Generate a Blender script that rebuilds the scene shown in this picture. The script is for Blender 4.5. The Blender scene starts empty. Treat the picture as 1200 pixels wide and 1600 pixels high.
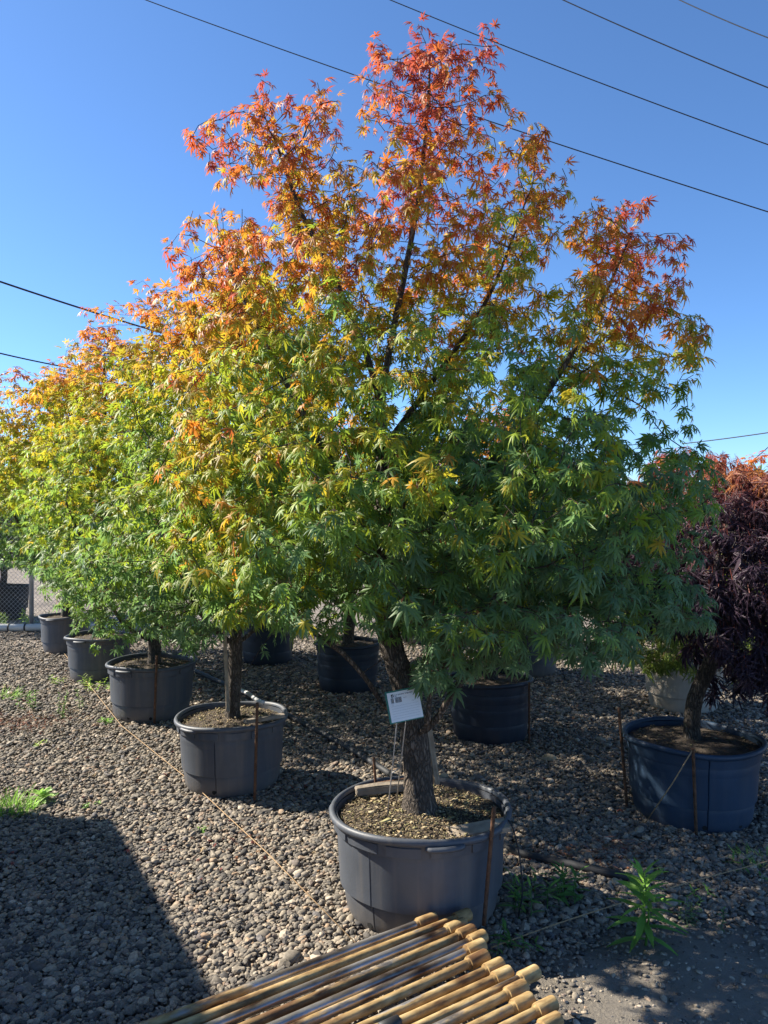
import bpy, bmesh, math, random
import numpy as np
from mathutils import Vector, Matrix, noise as mnoise

# ------------------------------------------------------------------ camera, sky, sun, exposure
scene = bpy.context.scene
COL = scene.collection
R = math.radians
CAM_H, FPX = 1.6, 1202.0          # eye height, focal length in pixels of a 1200x1600 frame

cam_d = bpy.data.cameras.new('camera')
cam = bpy.data.objects.new('camera', cam_d)
COL.objects.link(cam)
cam.location = (0, 0, CAM_H)
cam.rotation_euler = (R(90), 0, 0)
cam_d.sensor_fit = 'VERTICAL'
cam_d.sensor_height = 36.0
cam_d.lens = 36.0 * FPX / 1600.0
cam_d.clip_start = 0.05
cam_d.clip_end = 2000.0
scene.camera = cam

SUN_EL = 38.0                      # degrees above the horizon
SUN_AZ = -72.0                     # degrees from +Y, clockwise positive
sun_vec = Vector((math.sin(R(SUN_AZ)) * math.cos(R(SUN_EL)), math.cos(R(SUN_AZ)) * math.cos(R(SUN_EL)), math.sin(R(SUN_EL))))

world = bpy.data.worlds.new('World')
scene.world = world
world.use_nodes = True
wn = world.node_tree
for n in list(wn.nodes): wn.nodes.remove(n)
sky = wn.nodes.new('ShaderNodeTexSky')
sky.sky_type = 'NISHITA'
sky.sun_disc = False
sky.sun_elevation = R(SUN_EL)
sky.sun_rotation = R(SUN_AZ)
sky.altitude = 0
sky.air_density = 0.75
sky.dust_density = 0.2
sky.ozone_density = 9.0
bg = wn.nodes.new('ShaderNodeBackground')
bg.inputs['Strength'].default_value = 0.099
wo = wn.nodes.new('ShaderNodeOutputWorld')
hs = wn.nodes.new('ShaderNodeHueSaturation')
hs.inputs['Saturation'].default_value = 1.0
hs.inputs['Hue'].default_value = 0.497
wn.links.new(sky.outputs[0], hs.inputs['Color'])
wn.links.new(hs.outputs[0], bg.inputs[0])
wn.links.new(bg.outputs[0], wo.inputs[0])

sd = bpy.data.lights.new('sun', 'SUN')
sd.energy = 5.0
sd.angle = R(0.53)
sd.color = (1.0, 0.92, 0.79)
sun = bpy.data.objects.new('sun', sd)
COL.objects.link(sun)
sun.rotation_euler = sun_vec.to_track_quat('Z', 'Y').to_euler()

scene.view_settings.view_transform = 'Standard'
scene.view_settings.look = 'None'
scene.view_settings.exposure = 1.25
scene.view_settings.gamma = 1.0
scene.view_settings.use_curve_mapping = False
scene.render.engine = 'CYCLES'
scene.cycles.max_bounces = 8
scene.cycles.diffuse_bounces = 4
scene.cycles.glossy_bounces = 2
scene.cycles.transmission_bounces = 5
scene.cycles.use_denoising = True
scene.cycles.caustics_reflective = False
scene.cycles.caustics_refractive = False

# ------------------------------------------------------------------ small helpers
def P(px, py, Z):
    """a point of the place: photo direction (px, py) met at depth Z"""
    return np.array([(px - 600) / FPX * Z, Z, CAM_H - (py - 800) / FPX * Z])

def G(px, py, z=0.0):
    """where the photo direction (px, py) meets the level plane at height z"""
    Z = (CAM_H - z) * FPX / (py - 800)
    return np.array([(px - 600) / FPX * Z, Z, z])

def tag(o, label=None, cat=None, group=None, kind=None):
    if label: o['label'] = label
    if cat: o['category'] = cat
    if group: o['group'] = group
    if kind: o['kind'] = kind
    return o

def empty(name, loc=(0, 0, 0)):
    o = bpy.data.objects.new(name, None)
    COL.objects.link(o)
    o.location = loc
    o.empty_display_size = 0.1
    return o

def obj(name, me, mat, parent=None, loc=None):
    o = bpy.data.objects.new(name, me)
    COL.objects.link(o)
    if mat is not None and len(me.materials) == 0: me.materials.append(mat)
    if parent is not None: o.parent = parent
    if loc is not None: o.location = loc
    return o

def mesh_np(name, V, F, smooth=True, colors=None):
    """V (n,3), F list of (m,k) int arrays"""
    if isinstance(F, np.ndarray): F = [F]
    me = bpy.data.meshes.new(name)
    V = np.ascontiguousarray(V, dtype=np.float32)
    me.vertices.add(len(V)); me.vertices.foreach_set('co', V.ravel())
    loops = np.concatenate([f.ravel() for f in F]).astype(np.int32)
    sizes = np.concatenate([np.full(len(f), f.shape[1]) for f in F])
    starts = np.concatenate([[0], np.cumsum(sizes)[:-1]]).astype(np.int32)
    me.loops.add(len(loops)); me.loops.foreach_set('vertex_index', loops)
    me.polygons.add(len(sizes)); me.polygons.foreach_set('loop_start', starts)
    if smooth: me.polygons.foreach_set('use_smooth', np.ones(len(sizes), dtype=bool))
    me.update(calc_edges=True)
    if colors is not None:
        a = me.attributes.new('Col', 'FLOAT_COLOR', 'POINT')
        c = np.ones((len(V), 4), dtype=np.float32); c[:, :3] = colors
        a.data.foreach_set('color', c.ravel())
    me.validate()
    return me

def bm_mesh(name, bm, smooth=False):
    me = bpy.data.meshes.new(name)
    bm.normal_update()
    bm.to_mesh(me); bm.free()
    if smooth:
        for p in me.polygons: p.use_smooth = True
    return me

def box_mesh(name, size, bevel=0.0, jitter=0.0, seed=0, cuts=0):
    bm = bmesh.new()
    bmesh.ops.create_cube(bm, size=1.0)
    bmesh.ops.scale(bm, vec=size, verts=bm.verts)
    if cuts: bmesh.ops.subdivide_edges(bm, edges=bm.edges[:], cuts=cuts, use_grid_fill=True)
    if bevel: bmesh.ops.bevel(bm, geom=bm.edges[:] if not cuts else [e for e in bm.edges if e.calc_face_angle(0) > 0.5], offset=bevel, segments=2, affect='EDGES')
    if jitter:
        rr = random.Random(seed)
        for v in bm.verts: v.co += Vector((rr.uniform(-1, 1), rr.uniform(-1, 1), rr.uniform(-1, 1))) * jitter
    return bm_mesh(name, bm)

def tube_arrays(path, radii, sides=8, cap=True, rough=0.0, seed=0):
    path = np.asarray(path, float); n = len(path)
    radii = np.broadcast_to(np.asarray(radii, float), (n,))
    t = np.gradient(path, axis=0)
    t /= np.linalg.norm(t, axis=1)[:, None] + 1e-9
    ref = np.array([0, 0, 1.0]) if abs(t[0, 2]) < 0.9 else np.array([1.0, 0, 0])
    u = np.cross(t[0], ref); u /= np.linalg.norm(u)
    V = np.zeros((n, sides, 3)); ang = np.arange(sides) * 2 * math.pi / sides
    rs = np.random.RandomState(seed)
    for i in range(n):
        u = u - t[i] * u.dot(t[i]); u /= np.linalg.norm(u) + 1e-9
        w = np.cross(t[i], u)
        r = radii[i] * (1 + (rs.rand(sides) - 0.5) * rough)
        V[i] = path[i] + (np.cos(ang) * r)[:, None] * u + (np.sin(ang) * r)[:, None] * w
    V = V.reshape(-1, 3)
    i = np.arange(n - 1)[:, None] * sides; k = np.arange(sides)[None, :]; k2 = (k + 1) % sides
    F = np.stack([i + k, i + k2, i + sides + k2, i + sides + k], -1).reshape(-1, 4)
    tri = None
    if cap:
        a = len(V)
        V = np.vstack([V, path[0], path[-1]])
        k = np.arange(sides); k2 = (k + 1) % sides
        t0 = np.stack([np.full(sides, a), k2, k], -1)
        b = (n - 1) * sides
        t1 = np.stack([np.full(sides, a + 1), b + k, b + k2], -1)
        tri = np.vstack([t0, t1])
    return V, F, tri

def tube(name, path, radii, mat, parent=None, sides=8, rough=0.0, loc=None):
    V, F, T = tube_arrays(path, radii, sides, True, rough)
    return obj(name, mesh_np(name, V, [F, T]), mat, parent, loc)

def smooth_path(pts, n=40):
    pts = np.asarray(pts, float)
    d = np.concatenate([[0], np.cumsum(np.linalg.norm(np.diff(pts, axis=0), axis=1))])
    P_ = np.vstack([2 * pts[0] - pts[1], pts, 2 * pts[-1] - pts[-2]])
    out = []
    for s in np.linspace(0, d[-1], n):
        i = min(max(np.searchsorted(d, s) - 1, 0), len(pts) - 2)
        t = (s - d[i]) / (d[i + 1] - d[i] + 1e-9)
        p0, p1, p2, p3 = P_[i], P_[i + 1], P_[i + 2], P_[i + 3]
        out.append(0.5 * (2 * p1 + (p2 - p0) * t + (2 * p0 - 5 * p1 + 4 * p2 - p3) * t * t + (3 * p1 - p0 - 3 * p2 + p3) * t ** 3))
    return np.array(out)

# ------------------------------------------------------------------ materials
def new_mat(name):
    m = bpy.data.materials.new(name); m.use_nodes = True
    nt = m.node_tree
    b = nt.nodes['Principled BSDF']
    return m, nt, b

def N(nt, t, **kw):
    n = nt.nodes.new(t)
    for k, v in kw.items():
        if k.startswith('i_'): n.inputs[k[2:].replace('_', ' ')].default_value = v
        else: setattr(n, k, v)
    return n

def ramp(nt, stops, interp='LINEAR'):
    n = nt.nodes.new('ShaderNodeValToRGB')
    cr = n.color_ramp; cr.interpolation = interp
    while len(cr.elements) < len(stops): cr.elements.new(0.5)
    for e, (p, c) in zip(cr.elements, stops):
        e.position = p; e.color = (c[0], c[1], c[2], 1)
    return n

def simple(name, color, rough=0.6, metal=0.0, spec=0.5, var=0.25, scale=6.0, bump=0.0, bscale=80.0):
    m, nt, b = new_mat(name)
    L = nt.links.new
    tc = N(nt, 'ShaderNodeTexCoord')
    nz = N(nt, 'ShaderNodeTexNoise'); nz.inputs['Scale'].default_value = scale; nz.inputs['Detail'].default_value = 6
    L(tc.outputs['Object'], nz.inputs['Vector'])
    c = np.array(color)
    rp = ramp(nt, [(0.3, c * (1 - var)), (0.7, np.minimum(c * (1 + var), 0.95))])
    L(nz.outputs['Fac'], rp.inputs[0]); L(rp.outputs[0], b.inputs['Base Color'])
    b.inputs['Roughness'].default_value = rough
    b.inputs['Metallic'].default_value = metal
    b.inputs['Specular IOR Level'].default_value = spec
    if bump:
        n2 = N(nt, 'ShaderNodeTexNoise'); n2.inputs['Scale'].default_value = bscale; n2.inputs['Detail'].default_value = 5
        L(tc.outputs['Object'], n2.inputs['Vector'])
        bp = N(nt, 'ShaderNodeBump'); bp.inputs['Strength'].default_value = bump; bp.inputs['Distance'].default_value = 0.01
        L(n2.outputs['Fac'], bp.inputs['Height']); L(bp.outputs[0], b.inputs['Normal'])
    return m

def leaf_mat(name, source, trans=0.52, rough=0.46, spec=0.36, boost=1.85, refl=1.5):
    m, nt, b = new_mat(name); L = nt.links.new
    if source == 'attr':
        s = N(nt, 'ShaderNodeAttribute', attribute_name='Col'); col = s.outputs['Color']
    else:
        s = N(nt, 'ShaderNodeObjectInfo'); col = s.outputs['Color']
    m0 = N(nt, 'ShaderNodeVectorMath', operation='SCALE'); m0.inputs['Scale'].default_value = refl
    L(col, m0.inputs[0]); L(m0.outputs[0], b.inputs['Base Color'])
    b.inputs['Roughness'].default_value = rough
    b.inputs['Specular IOR Level'].default_value = spec
    tr = N(nt, 'ShaderNodeBsdfTranslucent')
    mul = N(nt, 'ShaderNodeVectorMath', operation='SCALE'); mul.inputs['Scale'].default_value = boost
    L(col, mul.inputs[0]); L(mul.outputs[0], tr.inputs['Color'])
    mx = N(nt, 'ShaderNodeMixShader'); mx.inputs[0].default_value = trans
    out = nt.nodes['Material Output']
    L(b.outputs[0], mx.inputs[1]); L(tr.outputs[0], mx.inputs[2]); L(mx.outputs[0], out.inputs['Surface'])
    return m

M = {}
M['leaf'] = leaf_mat('leaf_foliage', 'attr')
M['leaf1'] = leaf_mat('leaf_single', 'obj')
M['lace'] = leaf_mat('lace_foliage', 'attr', trans=0.3, rough=0.45, refl=1.2)
M['lace1'] = leaf_mat('lace_single', 'obj', trans=0.3, rough=0.45, refl=1.2)
M['weed'] = leaf_mat('weed_leaf', 'attr', trans=0.4)

def bark_mat(name, base, dark, scale):
    m, nt, b = new_mat(name); L = nt.links.new
    tc = N(nt, 'ShaderNodeTexCoord')
    mp = N(nt, 'ShaderNodeMapping'); mp.inputs['Scale'].default_value = (1, 1, 0.3)
    L(tc.outputs['Object'], mp.inputs[0])
    nz = N(nt, 'ShaderNodeTexNoise'); nz.inputs['Scale'].default_value = 30; nz.inputs['Detail'].default_value = 4
    L(mp.outputs[0], nz.inputs['Vector'])
    mixv = N(nt, 'ShaderNodeVectorMath', operation='MULTIPLY_ADD')
    L(nz.outputs['Color'], mixv.inputs[0]); mixv.inputs[1].default_value = (0.06, 0.06, 0.06); L(mp.outputs[0], mixv.inputs[2])
    vo = N(nt, 'ShaderNodeTexVoronoi', feature='DISTANCE_TO_EDGE'); vo.inputs['Scale'].default_value = scale
    L(mixv.outputs[0], vo.inputs['Vector'])
    n2 = N(nt, 'ShaderNodeTexNoise'); n2.inputs['Scale'].default_value = 12; n2.inputs['Detail'].default_value = 8
    L(tc.outputs['Object'], n2.inputs['Vector'])
    rp = ramp(nt, [(0.0, dark), (0.25, base), (1.0, np.array(base) * 1.5)])
    L(vo.outputs['Distance'], rp.inputs[0])
    r2 = ramp(nt, [(0.3, (0.6, 0.6, 0.6)), (0.7, (1.25, 1.2, 1.15))])
    L(n2.outputs['Fac'], r2.inputs[0])
    mx = N(nt, 'ShaderNodeMix', data_type='RGBA', blend_type='MULTIPLY'); mx.inputs['Factor'].default_value = 1
    L(rp.outputs[0], mx.inputs[6]); L(r2.outputs[0], mx.inputs[7])
    L(mx.outputs[2], b.inputs['Base Color'])
    b.inputs['Roughness'].default_value = 0.9
    ad = N(nt, 'ShaderNodeMath', operation='MULTIPLY_ADD'); L(vo.outputs['Distance'], ad.inputs[0]); ad.inputs[1].default_value = 3.0; L(n2.outputs['Fac'], ad.inputs[2])
    mn = N(nt, 'ShaderNodeMath', operation='MINIMUM'); L(ad.outputs[0], mn.inputs[0]); mn.inputs[1].default_value = 1.4
    bp = N(nt, 'ShaderNodeBump'); bp.inputs['Strength'].default_value = 0.9; bp.inputs['Distance'].default_value = 0.012
    L(mn.outputs[0], bp.inputs['Height']); L(bp.outputs[0], b.inputs['Normal'])
    return m

M['bark'] = bark_mat('maple_bark', (0.17, 0.14, 0.115), (0.05, 0.04, 0.032), 75)
M['bark2'] = bark_mat('laceleaf_bark', (0.13, 0.11, 0.09), (0.03, 0.025, 0.02), 60)
def pot_mat(name, c, dusty):
    m, nt, b = new_mat(name); L = nt.links.new
    tc = N(nt, 'ShaderNodeTexCoord')
    nz = N(nt, 'ShaderNodeTexNoise'); nz.inputs['Scale'].default_value = 5; nz.inputs['Detail'].default_value = 8; nz.inputs['Roughness'].default_value = 0.65
    L(tc.outputs['Object'], nz.inputs['Vector'])
    mp = N(nt, 'ShaderNodeMapping'); mp.inputs['Scale'].default_value = (22, 22, 1.2); L(tc.outputs['Object'], mp.inputs[0])
    st = N(nt, 'ShaderNodeTexNoise'); st.inputs['Scale'].default_value = 1; st.inputs['Detail'].default_value = 6
    L(mp.outputs[0], st.inputs['Vector'])
    c = np.array(c)
    rp = ramp(nt, [(0.3, c * 0.85), (0.55, c * 1.05), (0.75, c * 1.3)]); L(nz.outputs['Fac'], rp.inputs[0])
    # splashed dust towards the foot
    sp = N(nt, 'ShaderNodeSeparateXYZ'); L(tc.outputs['Object'], sp.inputs[0])
    mr = N(nt, 'ShaderNodeMapRange'); mr.inputs['From Min'].default_value = 0.13; mr.inputs['From Max'].default_value = 0.0
    L(sp.outputs[2], mr.inputs['Value'])
    mu = N(nt, 'ShaderNodeMath', operation='MULTIPLY'); L(mr.outputs[0], mu.inputs[0]); L(nz.outputs['Fac'], mu.inputs[1])
    sr = ramp(nt, [(0.5, (0, 0, 0)), (0.72, (0.35, 0.35, 0.35))]); L(st.outputs['Fac'], sr.inputs[0])
    ad = N(nt, 'ShaderNodeMath', operation='ADD'); L(mu.outputs[0], ad.inputs[0]); L(sr.outputs[0], ad.inputs[1])
    m2 = N(nt, 'ShaderNodeMath', operation='MULTIPLY'); L(ad.outputs[0], m2.inputs[0]); m2.inputs[1].default_value = dusty
    mx = N(nt, 'ShaderNodeMix', data_type='RGBA'); L(m2.outputs[0], mx.inputs['Factor']); L(rp.outputs[0], mx.inputs[6]); mx.inputs[7].default_value = (0.2, 0.175, 0.15, 1)
    L(mx.outputs[2], b.inputs['Base Color'])
    rr = N(nt, 'ShaderNodeMapRange'); rr.inputs['To Min'].default_value = 0.42; rr.inputs['To Max'].default_value = 0.62; L(nz.outputs['Fac'], rr.inputs['Value']); L(rr.outputs[0], b.inputs['Roughness'])
    n3 = N(nt, 'ShaderNodeTexNoise'); n3.inputs['Scale'].default_value = 150; L(tc.outputs['Object'], n3.inputs['Vector'])
    bp = N(nt, 'ShaderNodeBump'); bp.inputs['Strength'].default_value = 0.12; bp.inputs['Distance'].default_value = 0.004
    L(n3.outputs['Fac'], bp.inputs['Height']); L(bp.outputs[0], b.inputs['Normal'])
    return m
M['pot'] = pot_mat('pot_plastic', (0.070, 0.079, 0.096), 1.0)
M['pot_blue'] = pot_mat('pot_blue_plastic', (0.02, 0.045, 0.085), 0.2)
M['pot_shaded'] = pot_mat('pot_shaded_plastic', (0.012, 0.02, 0.036), 0.12)  # darker copy of the blue plastic, deep shade put into its colour
M['pot_beige'] = pot_mat('pot_beige_plastic', (0.42, 0.37, 0.31), 0.3)
M['hole'] = simple('drain_hole', (0.01, 0.01, 0.01), 0.9)
M['soil'] = simple('potting_soil', (0.06, 0.045, 0.032), 0.95, var=0.5, scale=18, bump=0.9, bscale=60)
M['rust'] = simple('rusty_iron', (0.13, 0.065, 0.035), 0.8, metal=0.2, var=0.5, scale=40, bump=0.5, bscale=200)
M['wood'] = simple('weathered_wood', (0.24, 0.20, 0.155), 0.85, var=0.4, scale=14, bump=0.4, bscale=60)
M['wood2'] = simple('pale_stake_wood', (0.33, 0.27, 0.2), 0.85, var=0.3, scale=20, bump=0.3)
M['hose'] = simple('black_hose', (0.02, 0.022, 0.026), 0.65, var=0.3, scale=10)
M['twine'] = simple('orange_twine', (0.36, 0.24, 0.13), 0.9, var=0.3, scale=60)
M['wire'] = simple('power_cable', (0.015, 0.016, 0.018), 0.6)
M['galv'] = simple('galvanised_steel', (0.42, 0.43, 0.44), 0.45, metal=0.6, var=0.2)
M['white_pipe'] = simple('white_plastic_pipe', (0.6, 0.6, 0.58), 0.5, var=0.15)
M['sign_paper'] = simple('sign_paper', (0.78, 0.79, 0.82), 0.35, var=0.03)
M['sign_green'] = simple('sign_backing', (0.02, 0.16, 0.11), 0.4, var=0.15)
M['ink'] = simple('printed_ink', (0.03, 0.03, 0.035), 0.6, var=0.05)
M['ink_grey'] = simple('faint_ink', (0.32, 0.33, 0.37), 0.6, var=0.05)
M['sign_wire'] = simple('sign_wire', (0.45, 0.43, 0.4), 0.4, metal=0.5)
M['rock'] = simple('tan_rock', (0.36, 0.29, 0.19), 0.9, var=0.3, scale=20, bump=0.5)
M['shed'] = simple('shed_paint', (0.25, 0.26, 0.27), 0.7, var=0.1)
M['shed_roof'] = simple('shed_roofing', (0.2, 0.2, 0.21), 0.6, var=0.1)

def chip_mat():
    m, nt, b = new_mat('bark_mulch'); L = nt.links.new
    s = N(nt, 'ShaderNodeAttribute', attribute_name='Col'); L(s.outputs['Color'], b.inputs['Base Color'])
    b.inputs['Roughness'].default_value = 0.85
    return m
M['chips'] = chip_mat()

def stone_mat():
    m, nt, b = new_mat('gravel_stone'); L = nt.links.new
    oi = N(nt, 'ShaderNodeObjectInfo')
    rp = ramp(nt, [(0.0, (0.06, 0.056, 0.054)), (0.17, (0.125, 0.112, 0.097)), (0.4, (0.2, 0.174, 0.14)), (0.62, (0.27, 0.23, 0.178)), (0.78, (0.34, 0.285, 0.215)), (0.84, (0.13, 0.125, 0.127)), (0.93, (0.34, 0.24, 0.16)), (1.0, (0.5, 0.43, 0.34))])
    L(oi.outputs['Random'], rp.inputs[0])
    tc = N(nt, 'ShaderNodeTexCoord')
    nz = N(nt, 'ShaderNodeTexNoise'); nz.inputs['Scale'].default_value = 2.2; nz.inputs['Detail'].default_value = 6
    L(tc.outputs['Object'], nz.inputs['Vector'])
    r2 = ramp(nt, [(0.3, (0.7, 0.7, 0.7)), (0.7, (1.25, 1.25, 1.25))]); L(nz.outputs['Fac'], r2.inputs[0])
    mx = N(nt, 'ShaderNodeMix', data_type='RGBA', blend_type='MULTIPLY'); mx.inputs['Factor'].default_value = 1
    L(rp.outputs[0], mx.inputs[6]); L(r2.outputs[0], mx.inputs[7]); L(mx.outputs[2], b.inputs['Base Color'])
    b.inputs['Roughness'].default_value = 0.8
    b.inputs['Specular IOR Level'].default_value = 0.3
    return m
M['stone'] = stone_mat()

def ground_mat():
    m, nt, b = new_mat('gravel_ground'); L = nt.links.new
    tc = N(nt, 'ShaderNodeTexCoord')
    vo = N(nt, 'ShaderNodeTexVoronoi'); vo.inputs['Scale'].default_value = 42; L(tc.outputs['Object'], vo.inputs['Vector'])
    rp = ramp(nt, [(0.0, (0.10, 0.09, 0.08)), (0.5, (0.2, 0.175, 0.15)), (1.0, (0.32, 0.28, 0.235))])
    sp = N(nt, 'ShaderNodeSeparateColor'); L(vo.outputs['Color'], sp.inputs[0]); L(sp.outputs[0], rp.inputs[0])
    nz = N(nt, 'ShaderNodeTexNoise'); nz.inputs['Scale'].default_value = 1.3; nz.inputs['Detail'].default_value = 8; L(tc.outputs['Object'], nz.inputs['Vector'])
    r2 = ramp(nt, [(0.3, (0.65, 0.62, 0.6)), (0.7, (1.2, 1.15, 1.1))]); L(nz.outputs['Fac'], r2.inputs[0])
    mx = N(nt, 'ShaderNodeMix', data_type='RGBA', blend_type='MULTIPLY'); mx.inputs['Factor'].default_value = 1
    L(rp.outputs[0], mx.inputs[6]); L(r2.outputs[0], mx.inputs[7]); L(mx.outputs[2], b.inputs['Base Color'])
    b.inputs['Roughness'].default_value = 0.95
    bp = N(nt, 'ShaderNodeBump'); bp.inputs['Strength'].default_value = 0.7; bp.inputs['Distance'].default_value = 0.012; bp.invert = True
    L(vo.outputs['Distance'], bp.inputs['Height']); L(bp.outputs[0], b.inputs['Normal'])
    return m
M['ground'] = ground_mat()

def dirt_mat():
    m, nt, b = new_mat('packed_dirt'); L = nt.links.new
    tc = N(nt, 'ShaderNodeTexCoord')
    nz = N(nt, 'ShaderNodeTexNoise'); nz.inputs['Scale'].default_value = 3; nz.inputs['Detail'].default_value = 12; nz.inputs['Roughness'].default_value = 0.7; L(tc.outputs['Object'], nz.inputs['Vector'])
    rp = ramp(nt, [(0.3, (0.17, 0.15, 0.125)), (0.55, (0.26, 0.23, 0.19)), (0.75, (0.36, 0.32, 0.27))]); L(nz.outputs['Fac'], rp.inputs[0])
    L(rp.outputs[0], b.inputs['Base Color']); b.inputs['Roughness'].default_value = 0.95
    n2 = N(nt, 'ShaderNodeTexNoise'); n2.inputs['Scale'].default_value = 45; n2.inputs['Detail'].default_value = 10; n2.inputs['Roughness'].default_value = 0.75; L(tc.outputs['Object'], n2.inputs['Vector'])
    bp = N(nt, 'ShaderNodeBump'); bp.inputs['Strength'].default_value = 1.0; bp.inputs['Distance'].default_value = 0.03
    L(n2.outputs['Fac'], bp.inputs['Height']); L(bp.outputs[0], b.inputs['Normal'])
    return m
M['dirt'] = dirt_mat()

def pipe_mat(name, yellow):
    """yellow-ochre coated steel with bare bands, object X runs along the pipe"""
    m, nt, b = new_mat(name); L = nt.links.new
    tc = N(nt, 'ShaderNodeTexCoord'); oi = N(nt, 'ShaderNodeObjectInfo')
    mp = N(nt, 'ShaderNodeMapping'); mp.inputs['Scale'].default_value = (2.3, 7, 7); L(tc.outputs['Object'], mp.inputs[0])
    of = N(nt, 'ShaderNodeVectorMath', operation='MULTIPLY_ADD'); of.inputs[1].default_value = (37, 19, 11)
    L(oi.outputs['Random'], of.inputs[0]); L(mp.outputs[0], of.inputs[2])
    nz = N(nt, 'ShaderNodeTexNoise'); nz.inputs['Scale'].default_value = 1.0; nz.inputs['Detail'].default_value = 7; nz.inputs['Roughness'].default_value = 0.6; L(of.outputs[0], nz.inputs['Vector'])
    n2 = N(nt, 'ShaderNodeTexNoise'); n2.inputs['Scale'].default_value = 9.0; n2.inputs['Detail'].default_value = 8; L(of.outputs[0], n2.inputs['Vector'])
    n3 = N(nt, 'ShaderNodeTexNoise'); n3.inputs['Scale'].default_value = 2.2; n3.inputs['Detail'].default_value = 8; L(of.outputs[0], n3.inputs['Vector'])
    yl = ramp(nt, [(0.25, (0.15, 0.09, 0.04)), (0.42, (0.33, 0.225, 0.095)), (0.6, (0.45, 0.325, 0.15)), (0.8, (0.55, 0.44, 0.26))]); L(n2.outputs['Fac'], yl.inputs[0])
    mt = ramp(nt, [(0.35, (0.22, 0.19, 0.17)), (0.65, (0.5, 0.48, 0.46))]); L(n3.outputs['Fac'], mt.inputs[0])
    msk = ramp(nt, [(yellow, (0, 0, 0)), (yellow + 0.05, (1, 1, 1))]); L(nz.outputs['Fac'], msk.inputs[0])
    mx = N(nt, 'ShaderNodeMix', data_type='RGBA'); L(msk.outputs[0], mx.inputs['Factor']); L(yl.outputs[0], mx.inputs[6]); L(mt.outputs[0], mx.inputs[7])
    dk = ramp(nt, [(0.34, (0.30, 0.2, 0.15)), (0.46, (0.85, 0.78, 0.7)), (0.6, (1.05, 1.05, 1.05))]); L(n3.outputs['Fac'], dk.inputs[0])
    m3 = N(nt, 'ShaderNodeMix', data_type='RGBA', blend_type='MULTIPLY'); m3.inputs['Factor'].default_value = 1; L(mx.outputs[2], m3.inputs[6]); L(dk.outputs[0], m3.inputs[7])
    L(m3.outputs[2], b.inputs['Base Color'])
    mm = N(nt, 'ShaderNodeMath', operation='MULTIPLY'); L(msk.outputs[0], mm.inputs[0]); mm.inputs[1].default_value = 0.75; L(mm.outputs[0], b.inputs['Metallic'])
    rr = N(nt, 'ShaderNodeMapRange'); L(msk.outputs[0], rr.inputs['Value']); rr.inputs['To Min'].default_value = 0.72; rr.inputs['To Max'].default_value = 0.33; L(rr.outputs[0], b.inputs['Roughness'])
    bp = N(nt, 'ShaderNodeBump'); bp.inputs['Strength'].default_value = 0.5; bp.inputs['Distance'].default_value = 0.004; L(n2.outputs['Fac'], bp.inputs['Height']); L(bp.outputs[0], b.inputs['Normal'])
    return m
M['pipe'] = pipe_mat('ochre_pipe', 0.56)
M['pipe_bare'] = pipe_mat('bare_pipe', 0.40)
M['coupling'] = pipe_mat('ochre_coupling', 0.8)
M['tape'] = simple('black_tape', (0.02, 0.02, 0.022), 0.5)

# ------------------------------------------------------------------ ground
def fbm(x, y, z=0.0, f=1.0):
    return mnoise.fractal(Vector((x * f, y * f, z)), 1.0, 2.0, 3)

gx = np.concatenate([[-600, -200, -80, -30], np.arange(-14, 14.01, 0.5), [30, 80, 200, 600]])
gy = np.concatenate([[-600, -200, -80, -30, -12], np.arange(-6, 20.01, 0.5), [30, 80, 200, 600]])
GX, GY = np.meshgrid(gx, gy)
GZ = np.array([[0.012 * fbm(x, y, 3.1, 0.5) - 0.012 if abs(x) < 14 and -6 < y < 20 else -0.012 for x in gx] for y in gy])
nx, ny = len(gx), len(gy)
idx = np.arange(nx * ny).reshape(ny, nx)
F = np.stack([idx[:-1, :-1], idx[:-1, 1:], idx[1:, 1:], idx[1:, :-1]], -1).reshape(-1, 4)
tag(obj('ground', mesh_np('ground', np.stack([GX, GY, GZ], -1).reshape(-1, 3), F), M['ground']),
    'grey brown gravel ground of the tree nursery yard', 'ground', kind='structure')

# packed dirt track where the gravel gives out, in front of the weeds
A_, B_ = G(850, 1548)[:2], G(1200, 1436)[:2]
ld = (B_ - A_) / np.linalg.norm(B_ - A_); ln_ = np.array([ld[1], -ld[0]])
def dirt_side(x, y):
    """metres into the dirt"""
    return (x - A_[0]) * ln_[0] + (y - A_[1]) * ln_[1] + 0.22 * fbm(x, y, 9.0, 1.6) + 0.07 * fbm(x, y, 4.0, 7)
ux = np.arange(0.25, 5.0, 0.06); uy = np.arange(-1.5, 6.0, 0.06)
UX, UY = np.meshgrid(ux, uy)
UD = np.array([[dirt_side(x, y) for x in ux] for y in uy])
UD = np.minimum(UD, (UX - 0.28) * 0.8)
UZ = np.clip(UD * 0.12, -0.06, 0.014) + np.array([[0.006 * fbm(x, y, 2, 5) for x in ux] for y in uy])
idx = np.arange(UX.size).reshape(UX.shape)
F = np.stack([idx[:-1, :-1], idx[:-1, 1:], idx[1:, 1:], idx[1:, :-1]], -1).reshape(-1, 4)
keep = (UD.ravel()[F] > -0.25).any(1)
tag(obj('dirt_path', mesh_np('dirt_path', np.stack([UX, UY, UZ], -1).reshape(-1, 3), F[keep]), M['dirt']),
    'packed grey dirt track beside the gravel', 'path', kind='structure')

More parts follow.
